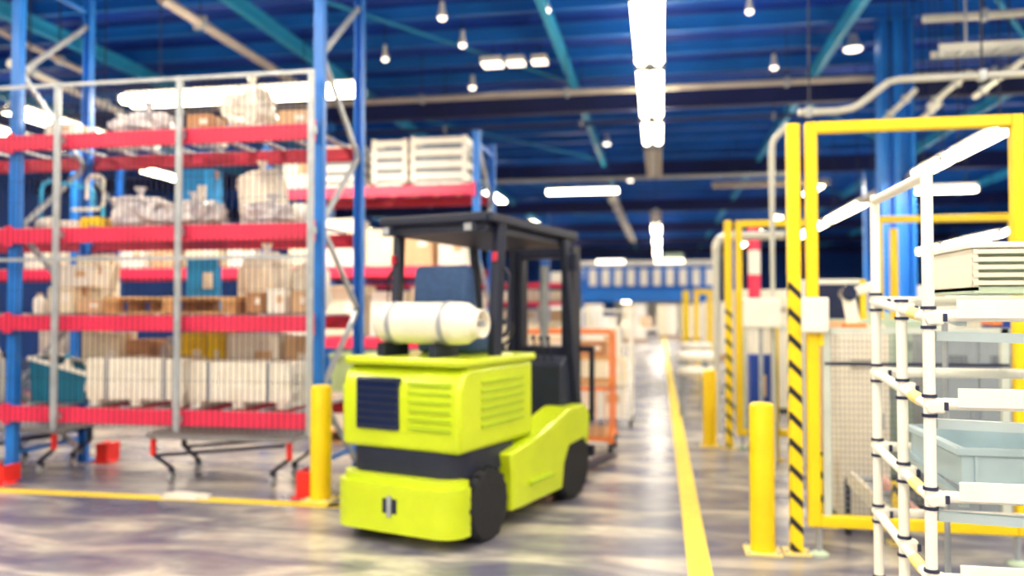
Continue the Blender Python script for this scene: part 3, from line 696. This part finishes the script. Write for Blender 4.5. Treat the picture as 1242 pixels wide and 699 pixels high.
    for sx in (-.24, .2):
        obj('strap', MB().lathe([(.153, sx - .02), (.156, sx - .02), (.156, sx + .02), (.153, sx + .02)], (.05, -.82, 1.5), 28, 'X'), 'grey_steel', gt)
        obj('cradle', MB().box((sx, -.82, 1.31), (.06, .3, .1)), 'dark_steel', gt)
    # overhead guard
    for s in (-1, 1):
        obj('rear_pillar', MB().bar((s * .44, -.52, 1.24), (s * .45, -.46, 2.24), .07, .09), 'black_plastic', t, bevel=.012)
        obj('front_pillar', MB().bar((s * .46, .92, .7), (s * .45, .66, 2.2), .06, .09), 'black_plastic', t, bevel=.012)
        obj('roof_rail', MB().bar((s * .46, -.66, 2.26), (s * .46, .88, 2.23), .07, .07), 'black_plastic', t, bevel=.015)
    for yy, z in ((-.66, 2.26), (.88, 2.23)): obj('roof_crossbar', MB().bar((-.46, yy, z), (.46, yy, z), .07, .07), 'black_plastic', t, bevel=.015)
    obj('roof_panel', MB().prism([(-.64, 2.16), (.86, 2.14), (.86, 2.21), (-.64, 2.235)], -.43, .43, 'YZ'), 'black_plastic', t)
    for i in range(7): obj('roof_bar', MB().bar((-.36 + i * .12, -.64, 2.275), (-.36 + i * .12, .86, 2.245), .045, .02), 'black_plastic', t)
    for s in (-1, 1):
        wl = obj('work_lamp', MB().box((s * .36, -.73, 2.18), (.08, .06, .07)), 'black_plastic', t, bevel=.01)
        obj('lens', MB().box((s * .36, -.762, 2.18), (.06, .006, .05)), 'grey_steel', wl)
        tl = obj('tail_lamp', MB().box((s * .45, -.535, 1.98), (.04, .03, .07)), 'rack_darkred', t, bevel=.008)
        obj('grab_handle', MB().tube([(s * .5, -.5, 1.4), (s * .54, -.5, 1.45), (s * .54, -.48, 1.85), (s * .5, -.48, 1.9)], .013, 8), 'black_plastic', t, smooth=True)
    obj('mirror', MB().box((.5, .72, 2.0), (.1, .03, .15)), 'black_plastic', t, bevel=.015)
    # mast, carriage, forks
    for s in (-1, 1):
        obj('mast_channel', MB().box((s * .3, 1.2, 1.13), (.07, .16, 2.1)).box((s * .23, 1.2, 1.13), (.05, .12, 2.06)), 'dark_steel', t)
        obj('tilt_cylinder', MB().cyl((s * .34, .7, .55), (s * .3, 1.13, .75), .035, 12), 'galv', t)
        fk = obj('fork', MB().box((s * .22, 1.36, .36), (.12, .045, .62)).box((s * .22, 1.85, .075), (.12, 1.02, .04)), 'dark_steel', t, bevel=.01)
    for z in (.35, 1.2, 2.12): obj('mast_crossbar', MB().box((0, 1.2, z), (.66, .1, .1)), 'dark_steel', t)
    obj('lift_cylinder', MB().cyl((0, 1.2, .15), (0, 1.2, 2.0), .04, 14), 'galv', t)
    obj('carriage', MB().box((0, 1.31, .3), (.9, .05, .1)).box((0, 1.31, .62), (.9, .05, .1)), 'dark_steel', t)
    obj('load_backrest', MB().box((-.43, 1.32, .95), (.04, .04, .6)).box((.43, 1.32, .95), (.04, .04, .6)).box((0, 1.32, 1.23), (.9, .04, .05)).box((-.15, 1.32, .95), (.03, .03, .6)).box((.15, 1.32, .95), (.03, .03, .6)), 'dark_steel', t)
forklift()

# ------------------------------------------------------------------ orange trolley behind the forklift
t = thing('trolley', 'orange tube trolley with wooden shelves right of the forklift', 'trolley', (-.98, 9.15, 0))
for sx in (-1, 1):
    for sy in (-1, 1):
        obj('post', MB().box((sx * .46, sy * .36, .76), (.035, .035, 1.2)), 'orange', t)
        c = obj('caster', MB().cyl((sx * .46 - .025, sy * .36, .085), (sx * .46 + .025, sy * .36, .085), .085, 18), 'black_rubber', t)
        obj('hub', MB().cyl((sx * .46 - .03, sy * .36, .085), (sx * .46 + .03, sy * .36, .085), .035, 12), 'galv', c)
        obj('fork', MB().box((sx * .46, sy * .36 - .0, .175), (.08, .06, .03)), 'orange', c)
for z in (.79, 1.06): 
    for sy in (-1, 0, 1): obj('shelf_board', MB().box((0, sy * .24, z), (.9, .22, .03)), 'wood', t)
for sy in (-1, 1):
    for z in (.2, .74, 1.35): obj('rail', MB().box((0, sy * .36, z), (.92, .035, .04)), 'orange', t)
for sx in (-1, 1):
    for z in (.2, 1.35): obj('rail', MB().box((sx * .46, 0, z), (.035, .72, .04)), 'orange', t)
for i in range(9): obj('bar', MB().box((-.4 + i * .1, -.36, .47), (.014, .014, .52)), 'orange_pale', t)
obj('base', MB().box((0, 0, .23), (.9, .7, .025)), 'wood_dark', t)
carton(-1.15, 9.1, .245, .45, .5, .35, 'tan', 'tan carton on the lowest board of the orange trolley')
carton(-1.2, 9.15, 1.076, .4, .45, .22, 'cream', 'cream carton on top of the orange trolley, left')
carton(-.76, 9.15, 1.076, .36, .45, .16, 'brown', 'brown carton on top of the orange trolley, right')
t = thing('roll_cage', 'white wire roll cage beyond the orange trolley', 'roll cage', (-.75, 11.4, 0))
for sx in (-1, 1):
    for sy in (-1, 1):
        obj('post', MB().box((sx * .36, sy * .36, .85), (.03, .03, 1.5)), 'white_paint', t)
        obj('caster', MB().cyl((sx * .36 - .015, sy * .36, .06), (sx * .36 + .015, sy * .36, .06), .06, 14), 'black_rubber', t)
for z in (.14, .6, 1.1, 1.58):
    for sy in (-1, 1): obj('rail', MB().box((0, sy * .36, z), (.72, .025, .025)), 'white_paint', t)
    for sx in (-1, 1): obj('rail', MB().box((sx * .36, 0, z), (.025, .72, .025)), 'white_paint', t)
obj('base', MB().box((0, 0, .13), (.7, .7, .02)), 'galv', t)
mb = MB()
for i in range(9):
    for sy in (-1, 1): mb.box((-.32 + i * .08, sy * .36, .86), (.006, .006, 1.44))
stuff(obj('wire', mb, 'galv', t))
carton(-.75, 11.4, .145, .6, .6, .4, 'white', 'white carton at the bottom of the white roll cage')
carton(-.75, 11.4, .56, .6, .6, .36, 'cream', 'cream carton in the middle of the white roll cage')
carton(-.78, 11.4, .935, .5, .55, .4, 'white', 'white carton at the top of the white roll cage')

# ------------------------------------------------------------------ yellow gate frames on the right
def haz_post(x, y, h, hz, w, label):
    t = thing('gate_post', label, 'gate post', (x, y, 0))
    obj('upper_tube', MB().box((0, 0, (h + hz) / 2), (w, w, h - hz)), 'safety_yellow', t, bevel=.012)
    obj('striped_sleeve', MB().box((0, -.004, hz / 2 + .01), (w * .96, w * .96, hz)), 'hazard', t, bevel=.01)
    obj('base_plate', MB().box((0, 0, .007), (w * 2, w * 1.8, .014)), 'yellow_pale', t)
    for s in (-1, 1): obj('bolt', MB().cyl((s * w * .78, -.05, .014), (s * w * .78, -.05, .028), .01, 6), 'galv', t)
haz_post(.875, 5.62, 2.83, 1.82, .085, 'tall yellow post with black stripes in front of the near gate')
haz_post(.78, 9.66, 2.62, 1.62, .085, 'black and yellow striped post of the farther gate behind the nearest bollard')
haz_post(.62, 20, 2.05, .9, .16, 'far yellow striped post beside the end of the aisle')
def gate(x0, x1, y, z0, z1, w, label):
    t = thing('safety_gate', label, 'gate frame', (x0, y, 0))
    L = x1 - x0
    for x in (0, L): obj('post', MB().box((x, 0, (z0 + z1) / 2), (w, w, z1 - z0)), 'safety_yellow', t, bevel=.01)
    obj('top_bar', MB().box((L / 2, 0, z1 - w / 2), (L - w, w, w)), 'safety_yellow', t, bevel=.01)
    obj('bottom_bar', MB().box((L / 2, 0, z0 + w / 2), (L - w, w, w)), 'safety_yellow', t, bevel=.01)
    for x in (.03, L - .03):
        f = obj('levelling_foot', MB().cyl((x, 0, .012), (x, 0, z0), .018, 10), 'galv', t)
        obj('foot_pad', MB().lathe([(.06, 0), (.06, .012), (.03, .03)], (x, 0, 0), 14), 'machine_green', f)
    return t, L
t, L = gate(.985, 2.225, 5.6, .185, 2.83, .075, 'large yellow gate frame with grey mesh door at right')
obj('mesh_frame', MB().box((.085, .0, .85), (.045, .04, 1.26)).box((L - .09, 0, .85), (.045, .04, 1.26)).box((L / 2, 0, 1.46), (L - .14, .04, .035)), 'alu', t)
obj('mesh_crossbar', MB().box((L / 2, -.01, 1.245), (L - .14, .03, .02)), 'wire_dark', t)
mb = MB()
for i in range(38): mb.box((.115 + i * .0277, .006, .85), (.003, .003, 1.2))
for i in range(30): mb.box((L / 2, .01, .27 + i * .04), (L - .2, .003, .003))
stuff(obj('wire', mb, 'wire_grey', t))
sw = obj('switch_box', MB().box((.005, -.07, 1.56), (.165, .07, .23)), 'white_plastic', t, bevel=.012)
obj('switch_lid', MB().box((.005, -.109, 1.56), (.14, .01, .2)), 'white_paint', sw)
obj('hinge', MB().cyl((.045, -.03, 1.36), (.045, -.03, 1.46), .02, 10), 'safety_yellow', t)
t, L = gate(.9, 1.72, 9.68, .15, 2.62, .075, 'narrow farther yellow gate frame beside the striped post')
obj('mesh_frame', MB().box((.06, 0, .8), (.04, .03, 1.2)).box((L - .06, 0, .8), (.04, .03, 1.2)).box((L / 2, 0, 1.38), (L - .1, .03, .03)), 'alu', t)
mb = MB()
for i in range(20): mb.box((.09 + i * .034, 0, .8), (.004, .004, 1.15))
stuff(obj('wire', mb, 'wire_grey', t))
t, L = gate(2.42, 3.8, 9.68, .15, 2.64, .075, 'farther yellow gate frame seen inside the large one')
obj('middle_post', MB().box((.16, 0, 1.35), (.07, .07, 2.3)), 'safety_yellow', t)
t, L = gate(.88, 1.2, 20.3, .3, 2.08, .12, 'far yellow frame beside the end of the aisle')

# ------------------------------------------------------------------ white tube flow rack at right front
def flow_rack():
    t = thing('flow_rack', 'white tube flow rack at the right front with sloping tracks', 'flow rack', (0, 0, 0))
    XL, XR = .98, 2.1; ys = (3.24, 3.58, 3.98); r = .021
    for x in (XL, XR):
        for i, yy in enumerate(ys):
            top = 2.11 if i != 1 or x > XL else 1.62
            p = obj('post', MB().cyl((x, yy, .03), (x, yy, top), r, 16), 'white_plastic', t, smooth=True)
            obj('cap', MB().lathe([(r * 1.08, top - .01), (r * 1.08, top + .008), (r * .7, top + .016)], (x, yy, 0), 14), 'white_plastic', p)
            obj('foot', MB().lathe([(.045, 0), (.045, .012), (.02, .035)], (x, yy, 0), 14), 'joint_dark', p)
    for x in (XL, XR): obj('top_rail', MB().tube([(x, 3.24, 2.1), (x, 3.98, 2.1)], r, 12), 'white_plastic', t, smooth=True)
    for z in (1.585, 1.26, .92, .62, .3):
        for x in (XL, XR):       # side rails between the posts, sloping with the tracks
            obj('side_rail', MB().cyl((x + .0, 3.2, z - .02), (x, 4.02, z + .05), r * .95, 12), 'white_plastic', t, smooth=True)
            obj('sleeve', MB().cyl((x, 3.34, z - .008), (x, 3.44, z + .0005), r * 1.12, 12), 'yellow_pale', t, smooth=True)
            for yy in ys:
                zz = z - .02 + (yy - 3.2) / .82 * .07
                j = obj('joint', MB().box((x + (.024 if x < 1.5 else -.024), yy, zz), (.052, .05, .055)), 'white_plastic', t, bevel=.01)
                obj('clamp_band', MB().cyl((x, yy, zz + .03), (x, yy, zz + .042), r * 1.28, 14).cyl((x, yy, zz - .042), (x, yy, zz - .03), r * 1.28, 14).box((x + (.05 if x < 1.5 else -.05), yy, zz), (.014, .056, .03)), 'joint_dark', j)
        for yy, dz in ((3.24, 0), (3.98, .06)):
            obj('cross_rail', MB().cyl((XL + .045, yy, z - .01 + dz), (XR - .045, yy, z - .01 + dz), r * 1.05, 14), 'white_plastic', t, smooth=True)
        if z > .5:
            obj('front_strip', MB().box(((XL + XR) / 2 + .03, 3.215, z + .015), (XR - XL - .12, .012, .07)), 'white_paint', t, bevel=.003)
            obj('lower_rail', MB().bar((XL + .03, 3.26, z - .085), (XR - .05, 3.2, z - .11), .03, .035), 'track_grey', t)
        for i in range(4 if z in (1.585, .92) else 0):
            x = XL + .12 + i * .3
            k = obj('roller_track', MB().box((x, 3.62, z - .005), (.03, .74, .025), Matrix.Rotation(.085, 4, 'X')), 'track_grey', t)
    return t
flow_rack()
def klt(x, y, z, w, d, h, label, m='bin_grey', letters=False):
    t = thing('plastic_bin', label, 'bin', (x, y, z))
    b = MB()
    for s in (-1, 1):
        b.box((0, s * (d / 2 - .006), h / 2), (w - .02, .012, h)).box((s * (w / 2 - .018), 0, h / 2 + .001), (.012, d - .026, h - .004))
    b.box((0, 0, .012), (w - .03, d - .02, .016)); obj('shell', b, m, t)
    rm = MB()
    for s in (-1, 1): rm.box((0, s * (d / 2 + .004), h - .014), (w + .02, .022, .028)).box((s * (w / 2), 0, h - .014), (.022, d + .02, .028))
    obj('rim', rm, m, t, bevel=.005)
    for i in range(3): obj('rib', MB().box((-w / 2 + .06 + i * (w - .12) / 2, -d / 2 - .004, h * .45), (.012, .012, h * .8)), m, t)
    if letters:
        for i in range(9): obj('mark', MB().box((w * .12 + i * .015, -d / 2 - .0015, h * .4), (.009, .003, .014 if i % 3 else .02)), 'ink', t)
    return t
klt(1.42, 3.62, .93, .64, .62, .15, 'blue-grey plastic bin on the middle level of the white flow rack', letters=True)
def tray(x, y, z, label):
    t = thing('slotted_tray', label, 'tray', (x, y, z))
    obj('base', MB().box((0, 0, .012), (.6, .5, .024)), 'machine_green', t)
    for i in range(5): obj('slat', MB().box((0, -.25, .04 + i * .03), (.6, .016, .016)), 'machine_cream', t)
    obj('pale_fill', MB().box((0, .02, .095), (.55, .42, .14)), 'machine_green', t)  # pale block added to lighten the dark inside of the tray
    for s in (-1, 1): obj('end', MB().box((s * .29, 0, .09), (.02, .5, .16)), 'machine_cream', t)
    obj('lid', MB().box((0, 0, .185), (.62, .52, .022)), 'white_plastic', t, bevel=.004)
tray(1.48, 3.62, 1.66, 'pale slotted tray on the top level of the white flow rack')
t = thing('sign_board', 'small white board with an orange triangle behind the white posts', 'sign', (1.365, 4.25, 0))
obj('stand', MB().cyl((0, .02, .012), (0, .02, 1.6), .014, 8), 'galv', t)
obj('foot', MB().lathe([(.14, 0), (.14, .012), (.03, .02)], (0, .02, 0), 16), 'dark_steel', t)
obj('board', MB().box((0, 0, 1.67), (.2, .012, .2)), 'white_plastic', t, bevel=.003)
obj('triangle', MB().prism([(-.06, 1.64), (.0, 1.64), (-.02, 1.73)], -.009, -.006, 'XZ'), 'orange', t)

# ------------------------------------------------------------------ fenced cell behind the gate
def cabinet(x, y, z, w, d, h, m, label, doors=2, name='machine_cabinet', cat='cabinet', vents=True):
    t = thing(name, label, cat, (x, y, z))
    obj('body', MB().box((0, 0, h / 2 + .04), (w, d, h - .08)), m, t, bevel=.01)
    obj('plinth', MB().box((0, 0, .03), (w * .94, d * .94, .06)), 'dark_steel', t)
    for i in range(doors):
        dw = w / doors
        dr = obj('door', MB().box((-w / 2 + (i + .5) * dw, -d / 2 - .008, h / 2 + .03), (dw - .012, .016, h - .12)), m, t, bevel=.004)
        obj('handle', MB().box((-w / 2 + (i + .85) * dw, -d / 2 - .025, h * .55), (.015, .02, .12)), 'galv', dr)
        if vents:
            for k in range(4): obj('vent_slot', MB().box((-w / 2 + (i + .5) * dw, -d / 2 - .0175, h * .82 + k * .02), (dw * .5, .003, .008)), 'dark_steel', dr)
    return t
cabinet(1.47, 6.6, 0, .36, .5, 1.42, 'machine_cream', 'narrow cream perforated cabinet behind the gate mesh', 1)
cabinet(2.3, 6.75, 0, .62, .5, 1.45, 'machine_grey', 'grey machine cabinet behind the mesh at right', 2)
cabinet(1.95, 8.2, 0, 1.0, .6, 1.5, 'machine_green', 'pale green machine housing deep in the fenced cell', 3)
t = thing('conveyor', 'inclined pinkish conveyor inside the fenced cell', 'conveyor', (1.35, 6.05, 0))
for s in (-1, 1): obj('side_beam', MB().bar((.05 + s * .09, .1, .42), (.32 + s * .09, -.22, .14), .035, .09), 'pink_beam' if s > 0 else 'machine_cream', t)
for i in range(7):
    f = (i + .5) / 7; obj('roller', MB().cyl((-.02 + .27 * f, .1 - .32 * f, .42 - .28 * f), (.12 + .27 * f, .1 - .32 * f, .42 - .28 * f), .02, 8), 'galv', t)
obj('leg', MB().box((-.04, .1, .2), (.04, .04, .4)).box((.14, .1, .2), (.04, .04, .4)), 'dark_steel', t)
for i, (x, y, z0, h, l) in enumerate(((1.2, 6.35, 0, .55, 'short striped hazard post inside the cell, left'), (1.6, 5.95, 0, .42, 'short striped hazard post inside the cell, by the white posts'))):
    t = thing('hazard_post', l, 'hazard post', (x, y, 0))
    obj('post', MB().box((0, 0, h / 2 + .01), (.085, .06, h - .02)), 'hazard', t); obj('base_plate', MB().box((0, 0, .006), (.15, .12, .012)), 'yellow_pale', t)
t = thing('machine_table', 'blue machine with orange brackets standing in the fenced cell', 'machine', (2.9, 7.4, 0))
obj('column', MB().box((0, 0, .85), (.36, .4, 1.7)), 'cabinet_blue', t, bevel=.01)
for sx in (-1, 1):
    for z in (1.52, 1.7): obj('bracket', MB().box((sx * .21, -.1, z), (.07, .25, .1)), 'orange', t)
obj('top', MB().box((0, 0, 1.74), (.7, .6, .08)), 'machine_cream', t)
carton(1.62, 7.55, 0, .5, .5, 1.46, 'cream', 'tall cream carton in the fenced cell behind the switch box')
carton(1.36, 6.95, 0, .2, .2, 1.5, 'tan', 'slim tan upright carton behind the cream cabinet', sticker=False)
t = thing('robot_arm', 'white and orange machine arm behind the switch box', 'machine arm', (1.55, 6.95, 1.425))
t.location = (1.47, 6.62, 1.43)
obj('base', MB().cyl((0, 0, 0), (0, 0, .06), .09, 16), 'orange', t, smooth=True)
obj('upper_arm', MB().bar((0, 0, .05), (-.04, .02, .3), .08, .09), 'white_plastic', t, bevel=.015)
obj('forearm', MB().bar((-.04, .02, .28), (.16, -.02, .36), .06, .07), 'white_plastic', t, bevel=.012)
obj('joint', MB().cyl((-.04, -.05, .29), (-.04, .09, .29), .055, 14), 'navy_glass', t, smooth=True)
t = thing('roof_window_panel', 'dark blue glazed panel in white frame standing in the cell', 'panel', (1.75, 8.75, 0))
obj('pane', MB().box((0, 0, 1.55), (.5, .02, .6)), 'navy_glass', t)
for s in (-1, 1): obj('frame_side', MB().box((s * .28, 0, .95), (.06, .05, 1.9)), 'safety_yellow' if s > 0 else 'white_paint', t)
obj('frame_top', MB().box((0, 0, 1.88), (.5, .05, .05)), 'white_paint', t); obj('lower_panel', MB().box((0, 0, .6), (.5, .03, 1.2)), 'machine_cream', t)

# between the gates
cabinet(1.03, 8.75, 0, .25, .25, 1.13, 'cabinet_blue', 'dark blue pedestal cabinet with pale handle between the gates', 1, 'pedestal', vents=False)
obj('badge', MB().box((0, -.142, .82), (.07, .008, .22)), 'card_tan', COL.objects[-1].parent if False else bpy.data.objects['pedestal'])
t = thing('control_box', 'white wall box on a thin post between the gates', 'control box', (1.0, 8.45, 0))
obj('box', MB().box((0, 0, 1.56), (.35, .14, .3)), 'white_plastic', t, bevel=.01)
obj('lid', MB().box((0, -.075, 1.56), (.31, .01, .26)), 'white_paint', t); obj('post', MB().box((.0, .05, .71), (.04, .04, 1.4)), 'galv', t)
obj('base', MB().box((0, .05, .006), (.16, .16, .012)), 'galv', t)
tag(obj('yellow_strut', MB().box((0, 0, .75), (.08, .05, 1.5)).box((0, 0, .006), (.15, .12, .012)), 'safety_yellow', loc=(1.2, 9.0, 0)), 'slim yellow strut behind the white wall box', 'strut')
pipe([(1.12, 8.5, .0), (1.12, 8.5, 3.2), (1.13, 8.5, 3.28), (1.16, 8.5, 3.33), (1.28, 8.55, 3.47)], .034, 'pipe_pale', 'tall thin grey pipe rising left of the striped near gate post', clamps=())
pipe([(.735, 11, 0), (.735, 11, 2.4), (.75, 11, 2.48), (.79, 11, 2.53), (.87, 11, 2.56), (1.6, 11, 2.56)], .055, 'pipe_pale', 'white pipe with a curved top left of the farther gate', clamps=())
t = thing('signal_pole', 'red and white banded pole behind the farther gate', 'pole', (1.33, 12, 0))
for i in range(8): obj('band', MB().cyl((0, 0, .02 + i * .345), (0, 0, .02 + (i + 1) * .345), .085, 16), 'rack_red' if i in (5, 7) else 'white_plastic', t)
obj('base_plate', MB().box((0, 0, .01), (.3, .3, .02)), 'grey_steel', t)
def rail(x, y, label):
    t = thing('guard_rail', label, 'guard rail', (x, y, 0))
    for i, z in enumerate((.68, .9)):
        obj('rail', MB().tube([(.32, .5, z), (.1, .5, z), (-.08, .42, z), (-.15, .25, z), (-.08, .08, z), (.1, 0, z), (.32, 0, z)], .07, 10), 'white_plastic', t, smooth=True)
    for (px, py) in ((.2, .5), (-.14, .25), (.2, 0)): obj('post', MB().cyl((px, py, 0), (px, py, .9), .04, 12), 'galv', t)
rail(.46, 12.2, 'white rounded guard rail beside the aisle line')
rail(.62, 15.5, 'farther white rounded guard rail beside the aisle line')
cabinet(1.6, 13.4, 0, .9, .8, 1.9, 'machine_cream', 'cream machine behind the farther gate', 2)
cabinet(2.8, 11.2, 0, 1.2, .8, 1.55, 'machine_green', 'long pale machine right of the farther gate', 3)
cabinet(4.3, 10.9, 0, 1.1, .8, 1.6, 'machine_cream', 'cream machine at the right edge deep in the hall', 2)
cabinet(2.0, 17.5, 0, 1.2, 1, 1.8, 'machine_green', 'far pale green machine right of the aisle', 2)
cabinet(4.6, 15.5, 0, 1.6, 1, 2.0, 'machine_cream', 'big cream machine far right beyond the column', 3)
cabinet(6.6, 18, 0, 1.8, 1, 2.1, 'machine_grey', 'big grey machine far right under the low lamps', 3)

# ------------------------------------------------------------------ far end of the aisle
t = thing('conveyor_bridge', 'blue bridge with white panels spanning the far end of the aisle', 'bridge', (-.55, 30, 0))
obj('beam', MB().box((0, -.3, 2.1), (5.1, .12, .42)).box((0, .9, 2.1), (5.1, .12, .42)), 'column_blue', t)
obj('deck', MB().box((0, .3, 2.25), (5.0, 1.1, .06)), 'column_blue', t)
obj('top_rail', MB().box((0, -.3, 3.28), (5.1, .12, .14)).box((0, .9, 3.28), (5.1, .12, .14)), 'white_paint', t)
obj('back_sheet', MB().box((0, .95, 2.75), (5.0, .02, .85)), 'column_blue', t)
for i in range(11):
    x = -2.3 + i * .46
    obj('panel', MB().box((x, -.33, 2.74), (.28, .04, .6)), 'white_plastic', t, bevel=.02)
    obj('mullion', MB().box((x + .23, -.3, 2.77), (.06, .06, .95)), 'column_blue', t)
for x in (-2.5, 2.5):
    for yy in (-.3, .9): obj('leg', MB().box((x, yy, 1.0), (.16, .16, 2.0)), 'column_blue', t)
for x in (-1.2, .9): obj('box_lamp', MB().box((x, -.42, 3.32), (1.0, .1, .14)), 'lamp_lens', t)
obj('green_sign', MB().box((1.05, -.4, 3.45), (.7, .05, .3)), 'machine_green', t)
luminaire((-1.3, 31.9, 1.95), 2.6, 'Y', 1, 'low slanting lit lamp under the far bridge', w=.3, hang=2.05, power=40)
def conveyor(x, y, L, z, label):
    t = thing('roller_conveyor', label, 'conveyor', (x, y, 0))
    for s in (-1, 1): obj('side_rail', MB().box((0, s * .3, z), (L, .05, .14)), 'machine_cream', t)
    for i in range(int(L / .2)): obj('roller', MB().cyl((-L / 2 + .1 + i * .2, -.28, z + .03), (-L / 2 + .1 + i * .2, .28, z + .03), .035, 8), 'galv', t)
    for sx in (-1, 0, 1):
        for s in (-1, 1): obj('leg', MB().box((sx * (L / 2 - .1), s * .3, (z - .07) / 2), (.06, .06, z - .07)), 'galv', t)
conveyor(-1.6, 34, 3.2, .8, 'roller conveyor beneath the far bridge, left of the aisle')
conveyor(2.6, 36, 3.2, .8, 'roller conveyor beyond the far bridge, right of the aisle')
cs = ('cream', 'white', 'cream', 'tan')
for i in range(4): carton(-2.8 + i * .75, 34, .875, .5, .45, .32 + .1 * (i % 2), cs[i], ['first', 'second', 'third', 'fourth'][i] + ' carton from the left on the conveyor under the bridge', 'cartons on the far conveyor')
def stack(x, y, n, label, m, base='pallet', s=.55):
    pallet(x, y, 0, 1.15, 1.0, 'pallet under ' + label, m='wood_dark')
    k = 0
    for z in range(n):
        for sx in (-1, 1):
            carton(x + sx * .285, y, .157 + z * (s + .01), .54, .9, s, cs[(k + z + n) % 3], ('left' if sx < 0 else 'right') + ' carton, layer %s, of ' % ['one', 'two', 'three', 'four'][z] + label, 'cartons of far pallet stacks', sticker=False); k += 1
stack(-2.95, 17.2, 2, 'pallet stack behind the orange trolley', 0)
stack(-2.6, 20.2, 2, 'pallet stack near the low rack', 0)
stack(-4.4, 17.4, 3, 'tall pallet stack left of the trolley', 0)
stack(-1.2, 40, 3, 'pallet stack in the middle at the aisle end', 0)
stack(-3.2, 38.5, 3, 'pallet stack left at the aisle end', 0)
stack(-5.0, 38, 3, 'pallet stack far left at the aisle end', 0)
stack(1.6, 42, 3, 'pallet stack right of the aisle end', 0)
stack(1.9, 27, 3, 'pallet stack beside the far frame', 0)
stack(3.6, 27.5, 3, 'pallet stack behind the cream machines', 0)
stack(.4, 46, 3, 'pallet stack closing the aisle end', 0)
stack(4.2, 44, 3, 'pallet stack at far right end', 0)
# goods on the far low rack
for i, (x, z, w, h, c) in enumerate(((-2.85, .576, .7, .36, 'white'), (-2.85, 1.176, .65, .4, 'tan'), (-2.85, 1.826, .7, .32, 'cream'), (-2.85, 2.376, .6, .3, 'white'), (-3.9, .576, .7, .38, 'tan'), (-3.9, 1.176, .7, .4, 'white'), (-3.9, 1.826, .7, .34, 'cream'), (-4.9, 1.176, .8, .42, 'cream'), (-4.9, 1.826, .8, .3, 'white'))):
    carton(x, 24.05, z, w, .8, h, c, 'carton in the far low rack, %s column, %s shelf' % (['right end', 'second', 'third'][(0, 0, 0, 0, 1, 1, 1, 2, 2)[i]], ['lowest', 'second', 'third', 'top'][(0, 1, 2, 3, 0, 1, 2, 1, 2)[i]]), 'cartons in the far low rack')
# hall front far away
t = thing('roller_gate', 'pale roller door in the far wall at the aisle end', 'door', (-.6, 61.88, 0))
for i in range(9): obj('slat', MB().box((0, 0, .25 + i * .42), (5.2, .05, .4)), 'wall_cream', t)
for s in (-1, 1): obj('guide', MB().box((s * 2.68, 0, 1.95), (.16, .1, 3.9)), 'galv', t)
